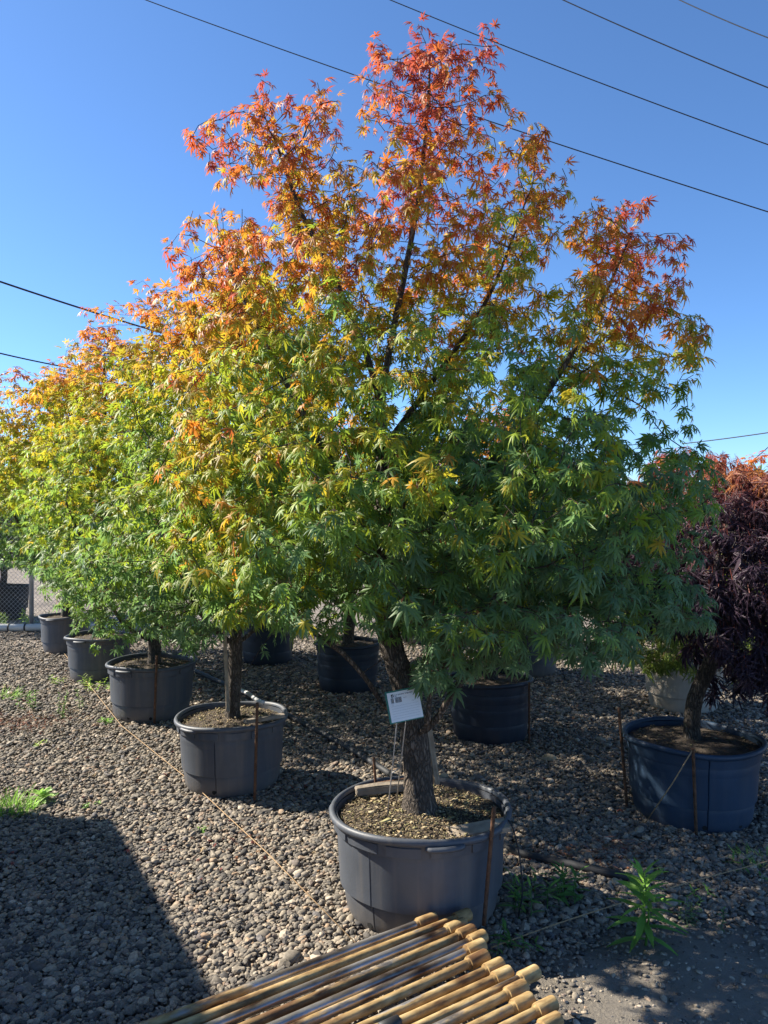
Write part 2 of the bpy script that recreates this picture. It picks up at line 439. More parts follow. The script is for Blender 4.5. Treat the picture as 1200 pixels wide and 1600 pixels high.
# gravel: tens of thousands of loose stones, instanced on points by geometry nodes
rs = np.random.RandomState(7)
pts = []
def scatter(y0, y1, dens):
    """stones per square metre over the strip of yard between two depths"""
    wl, wr = -0.52 * y1 - 1.1, 0.52 * y1 + 1.1
    n = int((wr - wl) * (y1 - y0) * dens)
    x = rs.uniform(wl, wr, n); y = rs.uniform(y0, y1, n)
    k = (np.abs(x) < 0.52 * y + 1.1)
    return np.stack([x[k], y[k]], -1)
for y0, y1, d in ((1.5, 3, 8000), (3, 4, 7000), (4, 5, 5200), (5, 6, 3600), (6, 7.5, 2300), (7.5, 9, 1100), (9, 10.6, 700)):
    pts.append(scatter(y0, y1, d))
pts = np.vstack(pts)
dside = np.array([dirt_side(x, y) if x > 0.2 and y < 4.5 else -1 for x, y in pts])
keep = (dside < 0.0) | (rs.rand(len(pts)) < np.where(dside < 0.25, 0.25 * (1 - dside / 0.25) + 0.05, 0.05))
pts = pts[keep]; dside = dside[keep]
pz = rs.uniform(-0.006, 0.009, len(pts)) + np.array([0.012 * fbm(x, y, 3.1, 0.5) for x, y in pts])
sz = rs.lognormal(math.log(0.0086), 0.38, len(pts)) * np.where(pts[:, 1] > 6, 1.2, 1.0)
sz = np.clip(sz, 0.005, 0.024) * np.where(dside > 0.0, 0.7, 1.0)
big = rs.rand(len(pts)) < 0.012
sz = np.where(big, sz * 1.6, sz)
grit = np.stack([rs.uniform(0.3, 3.4, 26000), rs.uniform(1.2, 4.0, 26000)], -1)
gd = np.array([dirt_side(x, y) for x, y in grit])
grit = grit[(gd > -0.05) & (rs.rand(len(gd)) < 0.75)]
grit = grit[rs.rand(len(grit)) < 0.95]
pts = np.vstack([pts, grit]); pz = np.concatenate([pz, rs.uniform(0.010, 0.016, len(grit))]); sz = np.concatenate([sz, np.clip(rs.lognormal(math.log(0.0042), 0.55, len(grit)), 0.0018, 0.014)])
gm = bpy.data.meshes.new('gravel')
gm.vertices.add(len(pts)); gm.vertices.foreach_set('co', np.column_stack([pts, pz]).astype(np.float32).ravel())
at = gm.attributes.new('size', 'FLOAT', 'POINT'); at.data.foreach_set('value', sz.astype(np.float32))
gravel = obj('gravel', gm, M['stone'])
tag(gravel, 'loose angular grey and tan gravel covering the yard', 'gravel', kind='stuff')

def gravel_nodes(mat):
    ng = bpy.data.node_groups.new('gravel_scatter', 'GeometryNodeTree')
    ng.interface.new_socket('Geometry', in_out='INPUT', socket_type='NodeSocketGeometry')
    ng.interface.new_socket('Geometry', in_out='OUTPUT', socket_type='NodeSocketGeometry')
    n = ng.nodes; L = ng.links.new
    gi, go = n.new('NodeGroupInput'), n.new('NodeGroupOutput')
    g2i = n.new('GeometryNodeGeometryToInstance')
    for k in range(7):
        ico = n.new('GeometryNodeMeshIcoSphere'); ico.inputs['Radius'].default_value = 1.0; ico.inputs['Subdivisions'].default_value = 2
        pos = n.new('GeometryNodeInputPosition')
        nz = n.new('ShaderNodeTexNoise'); nz.noise_dimensions = '4D'; nz.inputs['W'].default_value = 3.7 * k; nz.inputs['Scale'].default_value = 0.85; nz.inputs['Detail'].default_value = 1.5
        L(pos.outputs[0], nz.inputs['Vector'])
        mr = n.new('ShaderNodeMapRange'); mr.inputs['From Min'].default_value = 0.3; mr.inputs['From Max'].default_value = 0.7; mr.inputs['To Min'].default_value = 0.62; mr.inputs['To Max'].default_value = 1.3
        L(nz.outputs[0], mr.inputs['Value'])
        sc = n.new('ShaderNodeVectorMath'); sc.operation = 'SCALE'; L(pos.outputs[0], sc.inputs[0]); L(mr.outputs[0], sc.inputs['Scale'])
        mu = n.new('ShaderNodeVectorMath'); mu.operation = 'MULTIPLY'; mu.inputs[1].default_value = (1.2, 0.78 + 0.05 * (k % 4), 0.55 + 0.06 * (k % 3)); L(sc.outputs[0], mu.inputs[0])
        sp = n.new('GeometryNodeSetPosition'); L(ico.outputs[0], sp.inputs['Geometry']); L(mu.outputs[0], sp.inputs['Position'])
        sm = n.new('GeometryNodeSetShadeSmooth'); sm.inputs['Shade Smooth'].default_value = (k % 2 == 0); L(sp.outputs[0], sm.inputs[0])
        mt = n.new('GeometryNodeSetMaterial'); mt.inputs['Material'].default_value = mat; L(sm.outputs[0], mt.inputs[0])
        L(mt.outputs[0], g2i.inputs[0])
    m2p = n.new('GeometryNodeMeshToPoints'); L(gi.outputs[0], m2p.inputs[0])
    iop = n.new('GeometryNodeInstanceOnPoints'); L(m2p.outputs[0], iop.inputs['Points']); L(g2i.outputs[0], iop.inputs['Instance'])
    iop.inputs['Pick Instance'].default_value = True
    ri = n.new('FunctionNodeRandomValue'); ri.data_type = 'INT'
    [s for s in ri.inputs if s.type == 'INT' and s.name == 'Min'][0].default_value = 0
    [s for s in ri.inputs if s.type == 'INT' and s.name == 'Max'][0].default_value = 6
    L([s for s in ri.outputs if s.type == 'INT'][0], iop.inputs['Instance Index'])
    rv = n.new('FunctionNodeRandomValue'); rv.data_type = 'FLOAT_VECTOR'
    rv.inputs[0].default_value = (-0.45, -0.45, 0); rv.inputs[1].default_value = (0.45, 0.45, 6.283)
    L(rv.outputs[0], iop.inputs['Rotation'])
    na = n.new('GeometryNodeInputNamedAttribute'); na.data_type = 'FLOAT'; na.inputs['Name'].default_value = 'size'
    L(na.outputs['Attribute'], iop.inputs['Scale'])
    L(iop.outputs[0], go.inputs[0])
    return ng
md = gravel.modifiers.new('scatter', 'NODES'); md.node_group = gravel_nodes(M['stone'])

# ------------------------------------------------------------------ pots
def pot_radius(f, r0, r1):
    """outer radius at height fraction f, three barrel bands under a collar"""
    r = r0 + (r1 - r0) * f ** 0.9
    for a, b_, amp in ((0.02, 0.31, 0.008), (0.31, 0.60, 0.010), (0.60, 0.80, 0.007)):
        if a <= f <= b_:
            t = (f - a) / (b_ - a)
            r += amp * (1 - abs(2 * t - 1) ** 5)
    if f > 0.80: r += 0.012
    return r

def make_pot(name, loc, label, mat, r0=0.285, r1=0.335, H=0.405, seam=None, handles=(), holes=(), chips=900, sun_side=True, group=None, seg=96, tone=1.0, seed=0, squash=0.02, pads=0):
    root = empty(name, (loc[0], loc[1], 0.0))
    tag(root, label, 'pot', group)
    rr = random.Random(seed)
    ph = rr.uniform(0, 6.28)
    fr = [0.0, 0.012, 0.03, 0.07, 0.12, 0.18, 0.24, 0.28, 0.30, 0.312, 0.33, 0.37, 0.43, 0.49, 0.55, 0.585, 0.6, 0.612, 0.63, 0.67, 0.71, 0.75, 0.785, 0.8, 0.808, 0.82, 0.86, 0.9, 0.935]
    prof = [(pot_radius(f, r0, r1), f * H) for f in fr]
    rt = pot_radius(0.935, r0, r1)
    prof += [(rt - 0.002, 0.945 * H), (rt - 0.012, 0.95 * H), (rt - 0.014, 0.7 * H), (rt - 0.02, 0.3 * H)]
    V = []
    for (r, z) in prof:
        for k in range(seg):
            a = 2 * math.pi * k / seg
            if seam is not None and k in (seam - 1, seam + 1): a = 2 * math.pi * seam / seg + (k - seam) * 0.011
            d = 1 + squash * math.sin(2 * a + ph) * (z / H) + 0.006 * math.sin(5 * a + ph * 2 + z * 9)
            rad = r * d
            if seam is not None and 0.02 < z / H < 0.93 and k == seam: rad -= 0.007
            # raised rectangular pads on the collar
            f = z / H
            V.append((rad * math.cos(a), rad * math.sin(a), z))
    n = len(prof)
    idx = np.arange(n * seg).reshape(n, seg)
    nxt = np.roll(idx, -1, axis=1)
    F = np.stack([idx[:-1], nxt[:-1], nxt[1:], idx[1:]], -1).reshape(-1, 4)
    V.append((0, 0, 0.002))
    c = len(V) - 1
    T = np.stack([np.full(seg, c), nxt[0], idx[0]], -1)
    me_ = mesh_np('pot_body', np.array(V), [F, T]); me_.set_sharp_from_angle(angle=R(16))
    body = obj('body', me_, mat, root)
    # rolled rim
    rp = []
    for k in range(9):
        a = -math.pi * 0.55 + k / 8 * math.pi * 1.6
        rp.append((rt + 0.006 + 0.013 * math.cos(a), 0.955 * H + 0.015 * math.sin(a)))
    V = []
    for (r, z) in rp:
        for k in range(seg):
            a = 2 * math.pi * k / seg
            d = 1 + squash * math.sin(2 * a + ph) + 0.006 * math.sin(5 * a + ph * 2 + H * 9)
            V.append((r * d * math.cos(a), r * d * math.sin(a), z + 0.006 * math.sin(3 * a + ph)))
    idx = np.arange(len(rp) * seg).reshape(len(rp), seg); nxt = np.roll(idx, -1, axis=1)
    F = np.stack([idx[:-1], nxt[:-1], nxt[1:], idx[1:]], -1).reshape(-1, 4)
    obj('rim', mesh_np('pot_rim', np.array(V), F), mat, root)
    for ha in handles:
        V, F = [], []
        m_ = 14
        for i in range(m_):
            a = ha + (i / (m_ - 1) - 0.5) * 0.42
            e = math.sin(math.pi * i / (m_ - 1)) ** 0.35
            rI, rO = rt - 0.004, rt + 0.012 + 0.018 * e
            for (r, z) in ((rI, 0.895 * H), (rO, 0.905 * H), (rO + 0.003, 0.925 * H), (rO - 0.004, 0.945 * H), (rI, 0.945 * H)):
                V.append((r * math.cos(a), r * math.sin(a), z))
        for i in range(m_ - 1):
            for j in range(5):
                F.append((i * 5 + j, i * 5 + (j + 1) % 5, (i + 1) * 5 + (j + 1) % 5, (i + 1) * 5 + j))
        F = np.array(F)
        obj('handle', mesh_np('pot_handle', np.array(V), F), mat, root)
    for k in range(pads):
        pa = k * 2 * math.pi / max(pads, 1) + 0.13
        V = []
        for i in range(9):
            a = pa + (i / 8 - 0.5) * 0.78 * 2 * math.pi / pads
            d = 1 + squash * math.sin(2 * a + ph) * 0.87 + 0.006 * math.sin(5 * a + ph * 2 + 0.87 * H * 9)
            for (dr, z) in ((-0.006, 0.822 * H), (0.0055, 0.826 * H), (0.0055, 0.912 * H), (-0.006, 0.918 * H)):
                r = pot_radius(0.87, r0, r1) * d + dr
                V.append((r * math.cos(a), r * math.sin(a), z))
        Fp = [(i * 4 + j, i * 4 + (j + 1) % 4, (i + 1) * 4 + (j + 1) % 4, (i + 1) * 4 + j) for i in range(8) for j in range(4)] + [(0, 3, 2, 1), (32, 33, 34, 35)]
        me_ = mesh_np('collar_pad', np.array(V), np.array(Fp)); me_.set_sharp_from_angle(angle=R(30))
        obj('collar_pad', me_, mat, root)
    for a in holes:
        r = pot_radius(0.06, r0, r1) * (1 + 0.006 * math.sin(5 * a + ph * 2))
        bm = bmesh.new(); bmesh.ops.create_cone(bm, cap_ends=True, segments=14, radius1=0.012, radius2=0.012, depth=0.012)
        me = bm_mesh('drain_hole', bm)
        h = obj('drain_hole', me, M['hole'], root, ((r - 0.003) * math.cos(a), (r - 0.003) * math.sin(a), 0.035))
        h.rotation_euler = (0, R(90), a)
    # soil
    zs = 0.885 * H
    rings, sg = 12, 40
    V = [(0, 0, zs + 0.03)]
    for i in range(1, rings + 1):
        q = i / rings
        for k in range(sg):
            a = 2 * math.pi * k / sg
            rad = q * (rt - 0.008) * (1 + squash * math.sin(2 * a + ph) * 0.9)
            V.append((rad * math.cos(a), rad * math.sin(a), zs + 0.025 * (1 - q * q) + 0.008 * fbm(math.cos(a) * q * 4, math.sin(a) * q * 4, seed)))
    T = np.array([(0, 1 + k, 1 + (k + 1) % sg) for k in range(sg)])
    Q = np.array([(1 + (i - 1) * sg + k, 1 + i * sg + k, 1 + i * sg + (k + 1) % sg, 1 + (i - 1) * sg + (k + 1) % sg) for i in range(1, rings) for k in range(sg)])
    soil = obj('soil', mesh_np('pot_soil', np.array(V), [Q, T]), M['soil'], root)
    # mulch chips: small irregular tetrahedra
    if chips:
        q = np.random.RandomState(seed + 5)
        a = q.uniform(0, 2 * math.pi, chips); rad = np.sqrt(q.uniform(0.0, 1, chips)) * (rt - 0.022)
        c = np.stack([rad * np.cos(a), rad * np.sin(a), zs + 0.025 * (1 - (rad / rt) ** 2) + q.uniform(-0.003, 0.010, chips)], -1)
        tet = np.array([(1, 0, 0.15), (-0.9, 0.35, 0.0), (-0.7, -0.4, 0.1), (0.05, 0.1, 0.42)])
        yaw = q.uniform(0, 6.28, chips); sc = q.lognormal(math.log(0.0056), 0.5, chips)
        cy, sy = np.cos(yaw), np.sin(yaw)
        v = tet[None] * np.array([1, 0.7, 0.8]) * sc[:, None, None] + q.uniform(-0.25, 0.25, (chips, 4, 3)) * sc[:, None, None]
        vx = v[..., 0] * cy[:, None] - v[..., 1] * sy[:, None]; vy = v[..., 0] * sy[:, None] + v[..., 1] * cy[:, None]
        v = np.stack([vx, vy, v[..., 2]], -1) + c[:, None]
        f = np.array([(0, 1, 3), (1, 2, 3), (2, 0, 3), (0, 2, 1)])
        F = (np.arange(chips)[:, None, None] * 4 + f[None]).reshape(-1, 3)
        pal = np.array([(0.31, 0.235, 0.13), (0.40, 0.33, 0.21), (0.22, 0.16, 0.09), (0.12, 0.085, 0.05), (0.29, 0.26, 0.12), (0.07, 0.05, 0.035)]) * tone
        pc = pal[q.randint(0, len(pal), chips)] * q.uniform(0.75, 1.2, (chips, 1))
        tag(obj('mulch', mesh_np('mulch', v.reshape(-1, 3), F, smooth=False, colors=np.repeat(pc, 4, 0)), M['chips'], root), kind='stuff')
    return root

TREES = {  # trunk foot of each tree: (x, y)
    'main': (0.15, 3.14), 'r2': (-0.90, 4.56), 'r3': (-1.84, 6.10), 'r4': (-2.76, 7.45), 'r5': (-3.68, 8.88),
    'b1': (0.76, 5.52), 'b2': (-0.33, 7.02), 'b3': (-1.25, 8.27), 'purple': (1.64, 4.10), 'beige': (2.45, 6.30), 'c2': (1.45, 7.7), 'c3': (3.9, 8.0), 'c4': (0.35, 9.6)}
T_ = TREES
make_pot('plant_pot', T_['main'], 'dark grey plastic pot with a seam, holding the sign and tallest maple', M['pot'], r0=0.292, r1=0.338, H=0.41, seam=62, handles=(R(-78), R(170)), holes=(R(-132), R(-60)), chips=9500, pads=13, seed=1, group=None)
make_pot('plant_pot', T_['r2'], 'dark grey pot with a rusty rod leaning on it, beside a brown drip hose', M['pot'], r0=0.262, r1=0.302, H=0.41, seam=70, handles=(R(-128), R(40)), holes=(R(-100),), chips=3000, pads=13, seed=2)
make_pot('plant_pot', T_['r3'], 'wide dark grey pot under the bushy maple, second pot up the twine from the sign', M['pot'], r0=0.275, r1=0.318, H=0.43, handles=(R(-112), R(60)), holes=(R(-75), R(-110)), chips=900, pads=12, seed=3)
make_pot('plant_pot', T_['r4'], 'dark grey pot with green weeds sprouting at its foot', M['pot'], r0=0.245, r1=0.285, H=0.42, handles=(R(-105),), chips=700, seed=4)
make_pot('plant_pot', T_['r5'], 'narrow dark grey pot standing close to the chain link fence', M['pot'], r0=0.22, r1=0.265, H=0.42, handles=(R(-100),), chips=400, seed=5)
bk = 'pots standing in the shade behind the front row'
make_pot('plant_pot', T_['b1'], 'blue black pot in deep shade with a thin rod at its side', M['pot_shaded'], r0=0.25, r1=0.285, H=0.43, chips=200, seed=6, group=bk)
make_pot('plant_pot', T_['b2'], 'blue black pot in deep shade seen behind the low bare limb', M['pot_shaded'], r0=0.245, r1=0.28, H=0.43, chips=200, seed=7, group=bk)
make_pot('plant_pot', T_['b3'], 'blue black pot in deep shade seen behind the rod and hose pot', M['pot_shaded'], r0=0.245, r1=0.28, H=0.43, chips=200, seed=8, group=bk)
make_pot('plant_pot', T_['purple'], 'blue plastic pot under the dark purple weeping maple', M['pot_blue'], r0=0.285, r1=0.325, H=0.42, seam=70, holes=(R(-100), R(-62)), chips=900, tone=0.5, seed=9, squash=0.03)
make_pot('plant_pot', T_['beige'], 'sunlit pale beige pot behind the blue pot', M['pot_beige'], r0=0.25, r1=0.3, H=0.44, chips=200, seed=10)
for key, sd_ in (('c2', 11), ('c3', 12), ('c4', 13)):
    make_pot('plant_pot', T_[key], {'c2': 'dark pot under the low green maple behind the beige pot', 'c3': 'dark pot of the orange topped maple at the back', 'c4': 'dark pot of the small maple at the far back'}[key], M['pot'], r0=0.25, r1=0.29, H=0.42, chips=0, seed=sd_)

# ------------------------------------------------------------------ leaves
def leaf_template(nl=7, width=0.15, droop=0.25, fold=0.06, seed=0, lace=False, detail=2):
    """palmate leaf of unit length: stalk joint at the origin, middle lobe along +X, face up +Z"""
    q = random.Random(seed)
    V, F, lob = [], [], []
    angs = {7: [-118, -76, -38, 0, 38, 76, 118], 5: [-84, -42, 0, 42, 84]}[nl]
    lens = {7: [0.42, 0.72, 0.93, 1.0, 0.93, 0.72, 0.42], 5: [0.62, 0.9, 1.0, 0.9, 0.62]}[nl]
    def bend(p, curl):
        x, y, z = p
        r = math.hypot(x, y)
        return (x * (1 - 0.12 * r * curl), y * (1 - 0.12 * r * curl), z - curl * droop * r * r - 0.05 * abs(y))
    for a, l in zip(angs, lens):
        a = R(a + q.uniform(-7, 7)); l *= q.uniform(0.88, 1.08)
        curl = q.uniform(0.5, 1.5); side = q.uniform(-0.06, 0.06)
        ca, sa = math.cos(a), math.sin(a)
        w = width * (0.55 + 0.45 * l)
        secs = [(0.0, 0.3 * w), (0.40, 0.92 * w), (0.72, 0.62 * w)] if detail >= 2 and l > 0.8 else [(0.0, 0.35 * w), (0.5, w)]
        base = len(V)
        if detail == 0:      # plain kite
            for (s, vv) in ((0.0, 0.0), (0.5, -w / 2), (1.0, 0.0), (0.5, w / 2)):
                V.append(bend((s * l * ca - vv * sa, s * l * sa + vv * ca, 0), curl))
            F += [(base, base + 1, base + 2), (base, base + 2, base + 3)]
            secs = []
        for (s, ww) in secs:
            u = s * l; off = side * s * s
            for (vv, zz) in ((-ww / 2, -fold * ww * 4), (0, 0), (ww / 2, -fold * ww * 4)):
                x, y = u * ca - (vv + off) * sa, u * sa + (vv + off) * ca
                V.append(bend((x, y, zz), curl))
        ns = len(secs)
        if ns:
            V.append(bend((l * ca - side * sa, l * sa + side * ca, 0), curl)); tip = len(V) - 1
        for i in range(ns - 1):
            for j in (0, 1):
                p = base + i * 3 + j
                F.append((p, p + 3, p + 4)); F.append((p, p + 4, p + 1))
        if ns:
            p = base + (ns - 1) * 3
            F.append((p, tip, p + 1)); F.append((p + 1, tip, p + 2))
        if lace:
            for s in (0.38, 0.66):
                for sg in (-1, 1):
                    u = s * l; e = 0.2 * l
                    x0, y0 = u * ca, u * sa; x1, y1 = (u + 0.05 * l) * ca, (u + 0.05 * l) * sa
                    x2, y2 = (u + e * 0.75) * ca - sg * e * 0.6 * sa, (u + e * 0.75) * sa + sg * e * 0.6 * ca
                    b0 = len(V)
                    V += [bend((x0, y0, 0), curl), bend((x1, y1, 0), curl), bend((x2, y2, -0.02), curl)]
                    F.append((b0, b0 + 1, b0 + 2))
    nb = len(V)
    # stalk
    b0 = len(V)
    V += [(0, -0.012, 0), (0, 0.012, 0), (-0.42, 0.006, 0.10), (-0.42, -0.006, 0.10)]
    F += [(b0, b0 + 1, b0 + 2), (b0, b0 + 2, b0 + 3)]
    return np.array(V), np.array(F), nb

TEMPL = {
    'maple': [leaf_template(7, 0.185, 0.22 + 0.11 * k, 0.05, k) for k in range(6)],
    'maple_fine': [leaf_template(7, 0.19, 0.22 + 0.11 * k, 0.05, k, detail=1) for k in range(6)],
    'maple_five': [leaf_template(5, 0.22, 0.22 + 0.11 * k, 0.05, 50 + k, detail=1) for k in range(4)],
    'maple_mid': [leaf_template(7, 0.20, 0.22 + 0.11 * k, 0.05, 30 + k, detail=1) for k in range(5)],
    'maple_far': [leaf_template(5, 0.26, 0.25 + 0.12 * k, 0.05, 10 + k, detail=0) for k in range(4)],
    'lace': [leaf_template(7, 0.07, 0.35 + 0.12 * k, 0.02, 20 + k, lace=True, detail=0) for k in range(4)]}
LEAF_MESH = {}
def leaf_mesh(kind, k, mat):
    kind = 'maple' if kind == 'maple_fine' else kind
    key = (kind, k)
    if key not in LEAF_MESH:
        V, F, nb = TEMPL[kind][k]
        me = mesh_np('leaf', V, F); me.materials.append(mat)
        LEAF_MESH[key] = me
    return LEAF_MESH[key]

def leaf_frames(axis, normal):
    x = axis / (np.linalg.norm(axis, axis=1)[:, None] + 1e-9)
    z = normal - x * (normal * x).sum(1)[:, None]
    z /= np.linalg.norm(z, axis=1)[:, None] + 1e-9
    y = np.cross(z, x)
    return np.stack([x, y, z], -1)      # columns

STALK = np.array([0.20, 0.05, 0.03])
def leaves_on(root, origin, kind, pos, Rm, scale, colr, singles, mats, seed, hold=0.6):
    """one crown mesh of many leaves + the nearest ones as single leaf objects"""
    q = np.random.RandomState(seed)
    n = len(pos)
    var = q.randint(0, len(TEMPL[kind]), n)
    single = np.zeros(n, bool)
    if singles:
        px = 600 + FPX * pos[:, 0] / pos[:, 1]; py = 800 - FPX * (pos[:, 2] - CAM_H) / pos[:, 1]
        inside = (px > 5) & (px < 1195) & (py > 5) & (py < 1595)
        size = scale / pos[:, 1]
        order = np.lexsort((pos[:, 1],))
        cell, pick = set(), []
        for i in order:
            if not inside[i]: continue
            c = (int(px[i] // 26), int(py[i] // 26))
            if c in cell: continue
            cell.add(c); pick.append(i)
        pick = sorted(pick, key=lambda i: -size[i])[:singles]
        single[pick] = True
    Vs, Fs, Cs, o = [], [], [], 0
    for k, (TV, TF, nb) in enumerate(TEMPL[kind]):
        s = np.where((var == k) & ~single)[0]
        if not len(s): continue
        v = np.einsum('nij,lj->nli', Rm[s], TV) * scale[s][:, None, None] + pos[s][:, None]
        f = (np.arange(len(s))[:, None, None] * len(TV) + TF[None]).reshape(-1, 3) + o
        c = np.repeat(colr[s][:, None], len(TV), 1)
        c[:, nb:] = STALK
        Vs.append(v.reshape(-1, 3)); Fs.append(f); Cs.append(c.reshape(-1, 3)); o += v.shape[0] * v.shape[1]
    V = np.vstack(Vs) - origin
    cr = obj('crown', mesh_np('crown', V, np.vstack(Fs), True, np.vstack(Cs)), mats[0], root)
    tag(cr, kind='stuff')
    for i in np.where(single)[0]:
        l = obj('leaf', leaf_mesh(kind, int(var[i]), mats[1]), None, root)
        m4 = Matrix.Identity(4)
        for a in range(3):
            for b_ in range(3): m4[a][b_] = Rm[i][a, b_] * scale[i]
        m4.translation = Vector(pos[i] - origin)
        l.matrix_local = m4
        l.color = (*colr[i], 1)
    return cr

# ------------------------------------------------------------------ branches by space colonisation
def grow(seeds, attractors, step=0.06, kill=0.085, infl=0.7, iters=160, trop=(0, 0, 0.08), seed=0):
    """seeds: list of polylines (first one rooted), later ones start on an existing node. returns pos, parent"""
    pos, par = [], []
    for pl in seeds:
        pl = smooth_path(pl, max(3, int(np.linalg.norm(np.diff(pl, axis=0), axis=1).sum() / step) + 1)) if len(pl) > 2 else np.array(pl)
        if not pos:
            for i, p in enumerate(pl): pos.append(p); par.append(i - 1)
        else:
            d = np.linalg.norm(np.array(pos) - pl[0], axis=1); last = int(d.argmin())
            for p in pl[1:]:
                pos.append(p); par.append(last); last = len(pos) - 1
    pos = [np.array(p, float) for p in pos]
    A = np.array(attractors)
    rs_ = np.random.RandomState(seed)
    nearest = np.zeros(len(A), int); nd = np.full(len(A), 1e9)
    def update(i0):
        nonlocal nearest, nd
        Pn = np.array(pos[i0:])
        d = np.linalg.norm(A[:, None] - Pn[None], axis=2)
        k = d.argmin(1); m = d[np.arange(len(A)), k]
        b = m < nd
        nearest[b] = k[b] + i0; nd[b] = m[b]
    update(0)
    trop = np.array(trop)
    for it in range(iters):
        alive = nd > kill
        A, nearest, nd = A[alive], nearest[alive], nd[alive]
        if len(A) == 0: break
        act = nd < infl
        if not act.any(): act = nd < nd.min() * 1.3
        PA = np.array(pos)
        dirs = A[act] - PA[nearest[act]]
        dirs /= np.linalg.norm(dirs, axis=1)[:, None]
        acc = np.zeros((len(pos), 3)); np.add.at(acc, nearest[act], dirs)
        ids = np.unique(nearest[act])
        i0 = len(pos)
        ex = PA
        for i in ids:
            g = acc[i]; nrm = np.linalg.norm(g)
            if nrm < 1e-6: continue
            g = g / nrm + trop + rs_.normal(0, 0.12, 3)
            g /= np.linalg.norm(g)
            p = pos[i] + g * step
            if np.linalg.norm(ex - p, axis=1).min() < step * 0.35: continue
            pos.append(p); par.append(int(i))
        if len(pos) == i0:
            # stuck: drop the attractors held by stuck nodes
            A, nearest, nd = A[~act], nearest[~act], nd[~act]
            if len(A) == 0: break
            continue
        update(i0)
    return np.array(pos), np.array(par)

def branch_radii(pos, par, tip=0.0019, power=2.05, cap=None):
    n = len(pos)
    acc = np.zeros(n)
    child = np.zeros(n, int)
    for i in range(n - 1, 0, -1):
        r = max(acc[i], tip ** power)
        acc[par[i]] += r; child[par[i]] += 1
        acc[i] = r
    acc[0] = max(acc[0], tip ** power)
    r = acc ** (1 / power)
    if cap: r = np.minimum(r, cap)
    return r, child

def branch_mesh(pos, par, rad, origin, flare=0.0, rough=0.0):
    n = len(pos)
    kids = [[] for _ in range(n)]
    for i in range(1, n): kids[par[i]].append(i)
    Vs, Qs, Ts, o = [], [], [], 0
    stack = [(0, None)]
    while stack:
        s, fr = stack.pop()
        chain = [s]
        while kids[chain[-1]]:
            k = sorted(kids[chain[-1]], key=lambda i: -rad[i])
            for other in k[1:]: stack.append((other, chain[-1]))
            chain.append(k[0])
        path = [pos[c] for c in chain]; rr = [rad[c] for c in chain]
        if fr is not None:
            path = [pos[fr]] + path; rr = [min(rad[fr] * 0.9, rr[0] * 1.25)] + rr
        if len(path) < 2: continue
        rm = max(rr)
        sides = 16 if rm > 0.03 else 8 if rm > 0.012 else 5 if rm > 0.006 else 3
        if fr is None and len(path) > 6:
            # smooth the leader and flare its foot
            m = len(path) * 2
            path_s = smooth_path(path, m); rr = np.interp(np.linspace(0, 1, m), np.linspace(0, 1, len(rr)), rr)
            h = np.linalg.norm(path_s - path_s[0], axis=1)
            rr = rr * (1 + flare * np.exp(-h / 0.06))
            path = path_s
        V, Q, T = tube_arrays(path, rr, sides, sides > 3, rough if rm > 0.02 else 0.0, seed=s)
        Vs.append(V); Qs.append(Q + o); o += len(V)
        if T is not None: Ts.append(T + o - len(V))
    V = np.vstack(Vs) - origin
    return mesh_np('trunk', V, [np.vstack(Qs), np.vstack(Ts)])

def blobs_points(blobs, n, q, shell=0.5):
    """random points inside a union of ellipsoids (centre, radii, weight)"""
    w = np.array([b[2] * np.prod(b[1]) ** 0.85 for b in blobs]); w /= w.sum()
    out = []
    for (c, r, _), k in zip(blobs, (w * n).astype(int) + 1):
        d = q.normal(0, 1, (k, 3)); d /= np.linalg.norm(d, axis=1)[:, None]
        u = q.rand(k) ** (1 / 3.0)
        u = np.where(q.rand(k) < shell, 0.75 + 0.25 * u, u)
        out.append(np.array(c) + d * u[:, None] * np.array(r))
    return np.vstack(out)

def noise3(p, f, off=0.0):
    return np.array([mnoise.noise(Vector((a * f + off, b * f, c * f))) for a, b, c in p])

PAL = np.array([(0.10, 0.17, 0.076), (0.128, 0.215, 0.045), (0.205, 0.26, 0.02), (0.32, 0.255, 0.02), (0.375, 0.165, 0.022), (0.345, 0.085, 0.024), (0.25, 0.048, 0.03)])
PAL_X = np.array([0.0, 0.2, 0.38, 0.55, 0.72, 0.9, 1.1])
def palette(a):
    return np.stack([np.interp(a, PAL_X, PAL[:, k]) for k in range(3)], -1)

def foliage(pos, par, rad, child, q, centre, per_node, thin, spread, droop=0.8, size=0.062, size_var=0.22, outer_from=None):
    """leaf places along the thin twigs"""
    n = len(pos)
    tips = child == 0
    sel = np.where(rad < thin)[0]
    cnt = np.where(tips[sel], per_node[1], per_node[0])
    cnt = np.floor(cnt + q.rand(len(sel))).astype(int)
    node = np.repeat(sel, cnt)
    m = len(node)
    tw = pos[node] - pos[np.maximum(par[node], 0)]
    tw /= np.linalg.norm(tw, axis=1)[:, None] + 1e-9
    out = pos[node] - centre
    out[:, 2] *= 0.25
    out /= np.linalg.norm(out, axis=1)[:, None] + 1e-9
    rnd = q.normal(0, 1, (m, 3))
    side = rnd - tw * (rnd * tw).sum(1)[:, None]
    side /= np.linalg.norm(side, axis=1)[:, None] + 1e-9
    p = pos[node] - tw * q.uniform(0, 0.05, m)[:, None]
    sc = size * np.exp(q.normal(0, size_var, m))
    ax = side * 0.75 + tw * 0.35 + out * 0.35 + np.array([0, 0, -droop]) * q.uniform(0.4, 1.5, m)[:, None]
    nm = np.array([0, 0, 0.75]) + out * 0.55 + side * 0.4 + q.normal(0, 0.33, (m, 3))
    Rm = leaf_frames(ax, nm)
    p = p + side * spread + Rm[:, :, 0] * sc[:, None] * 0.4
    return p, Rm, sc, node

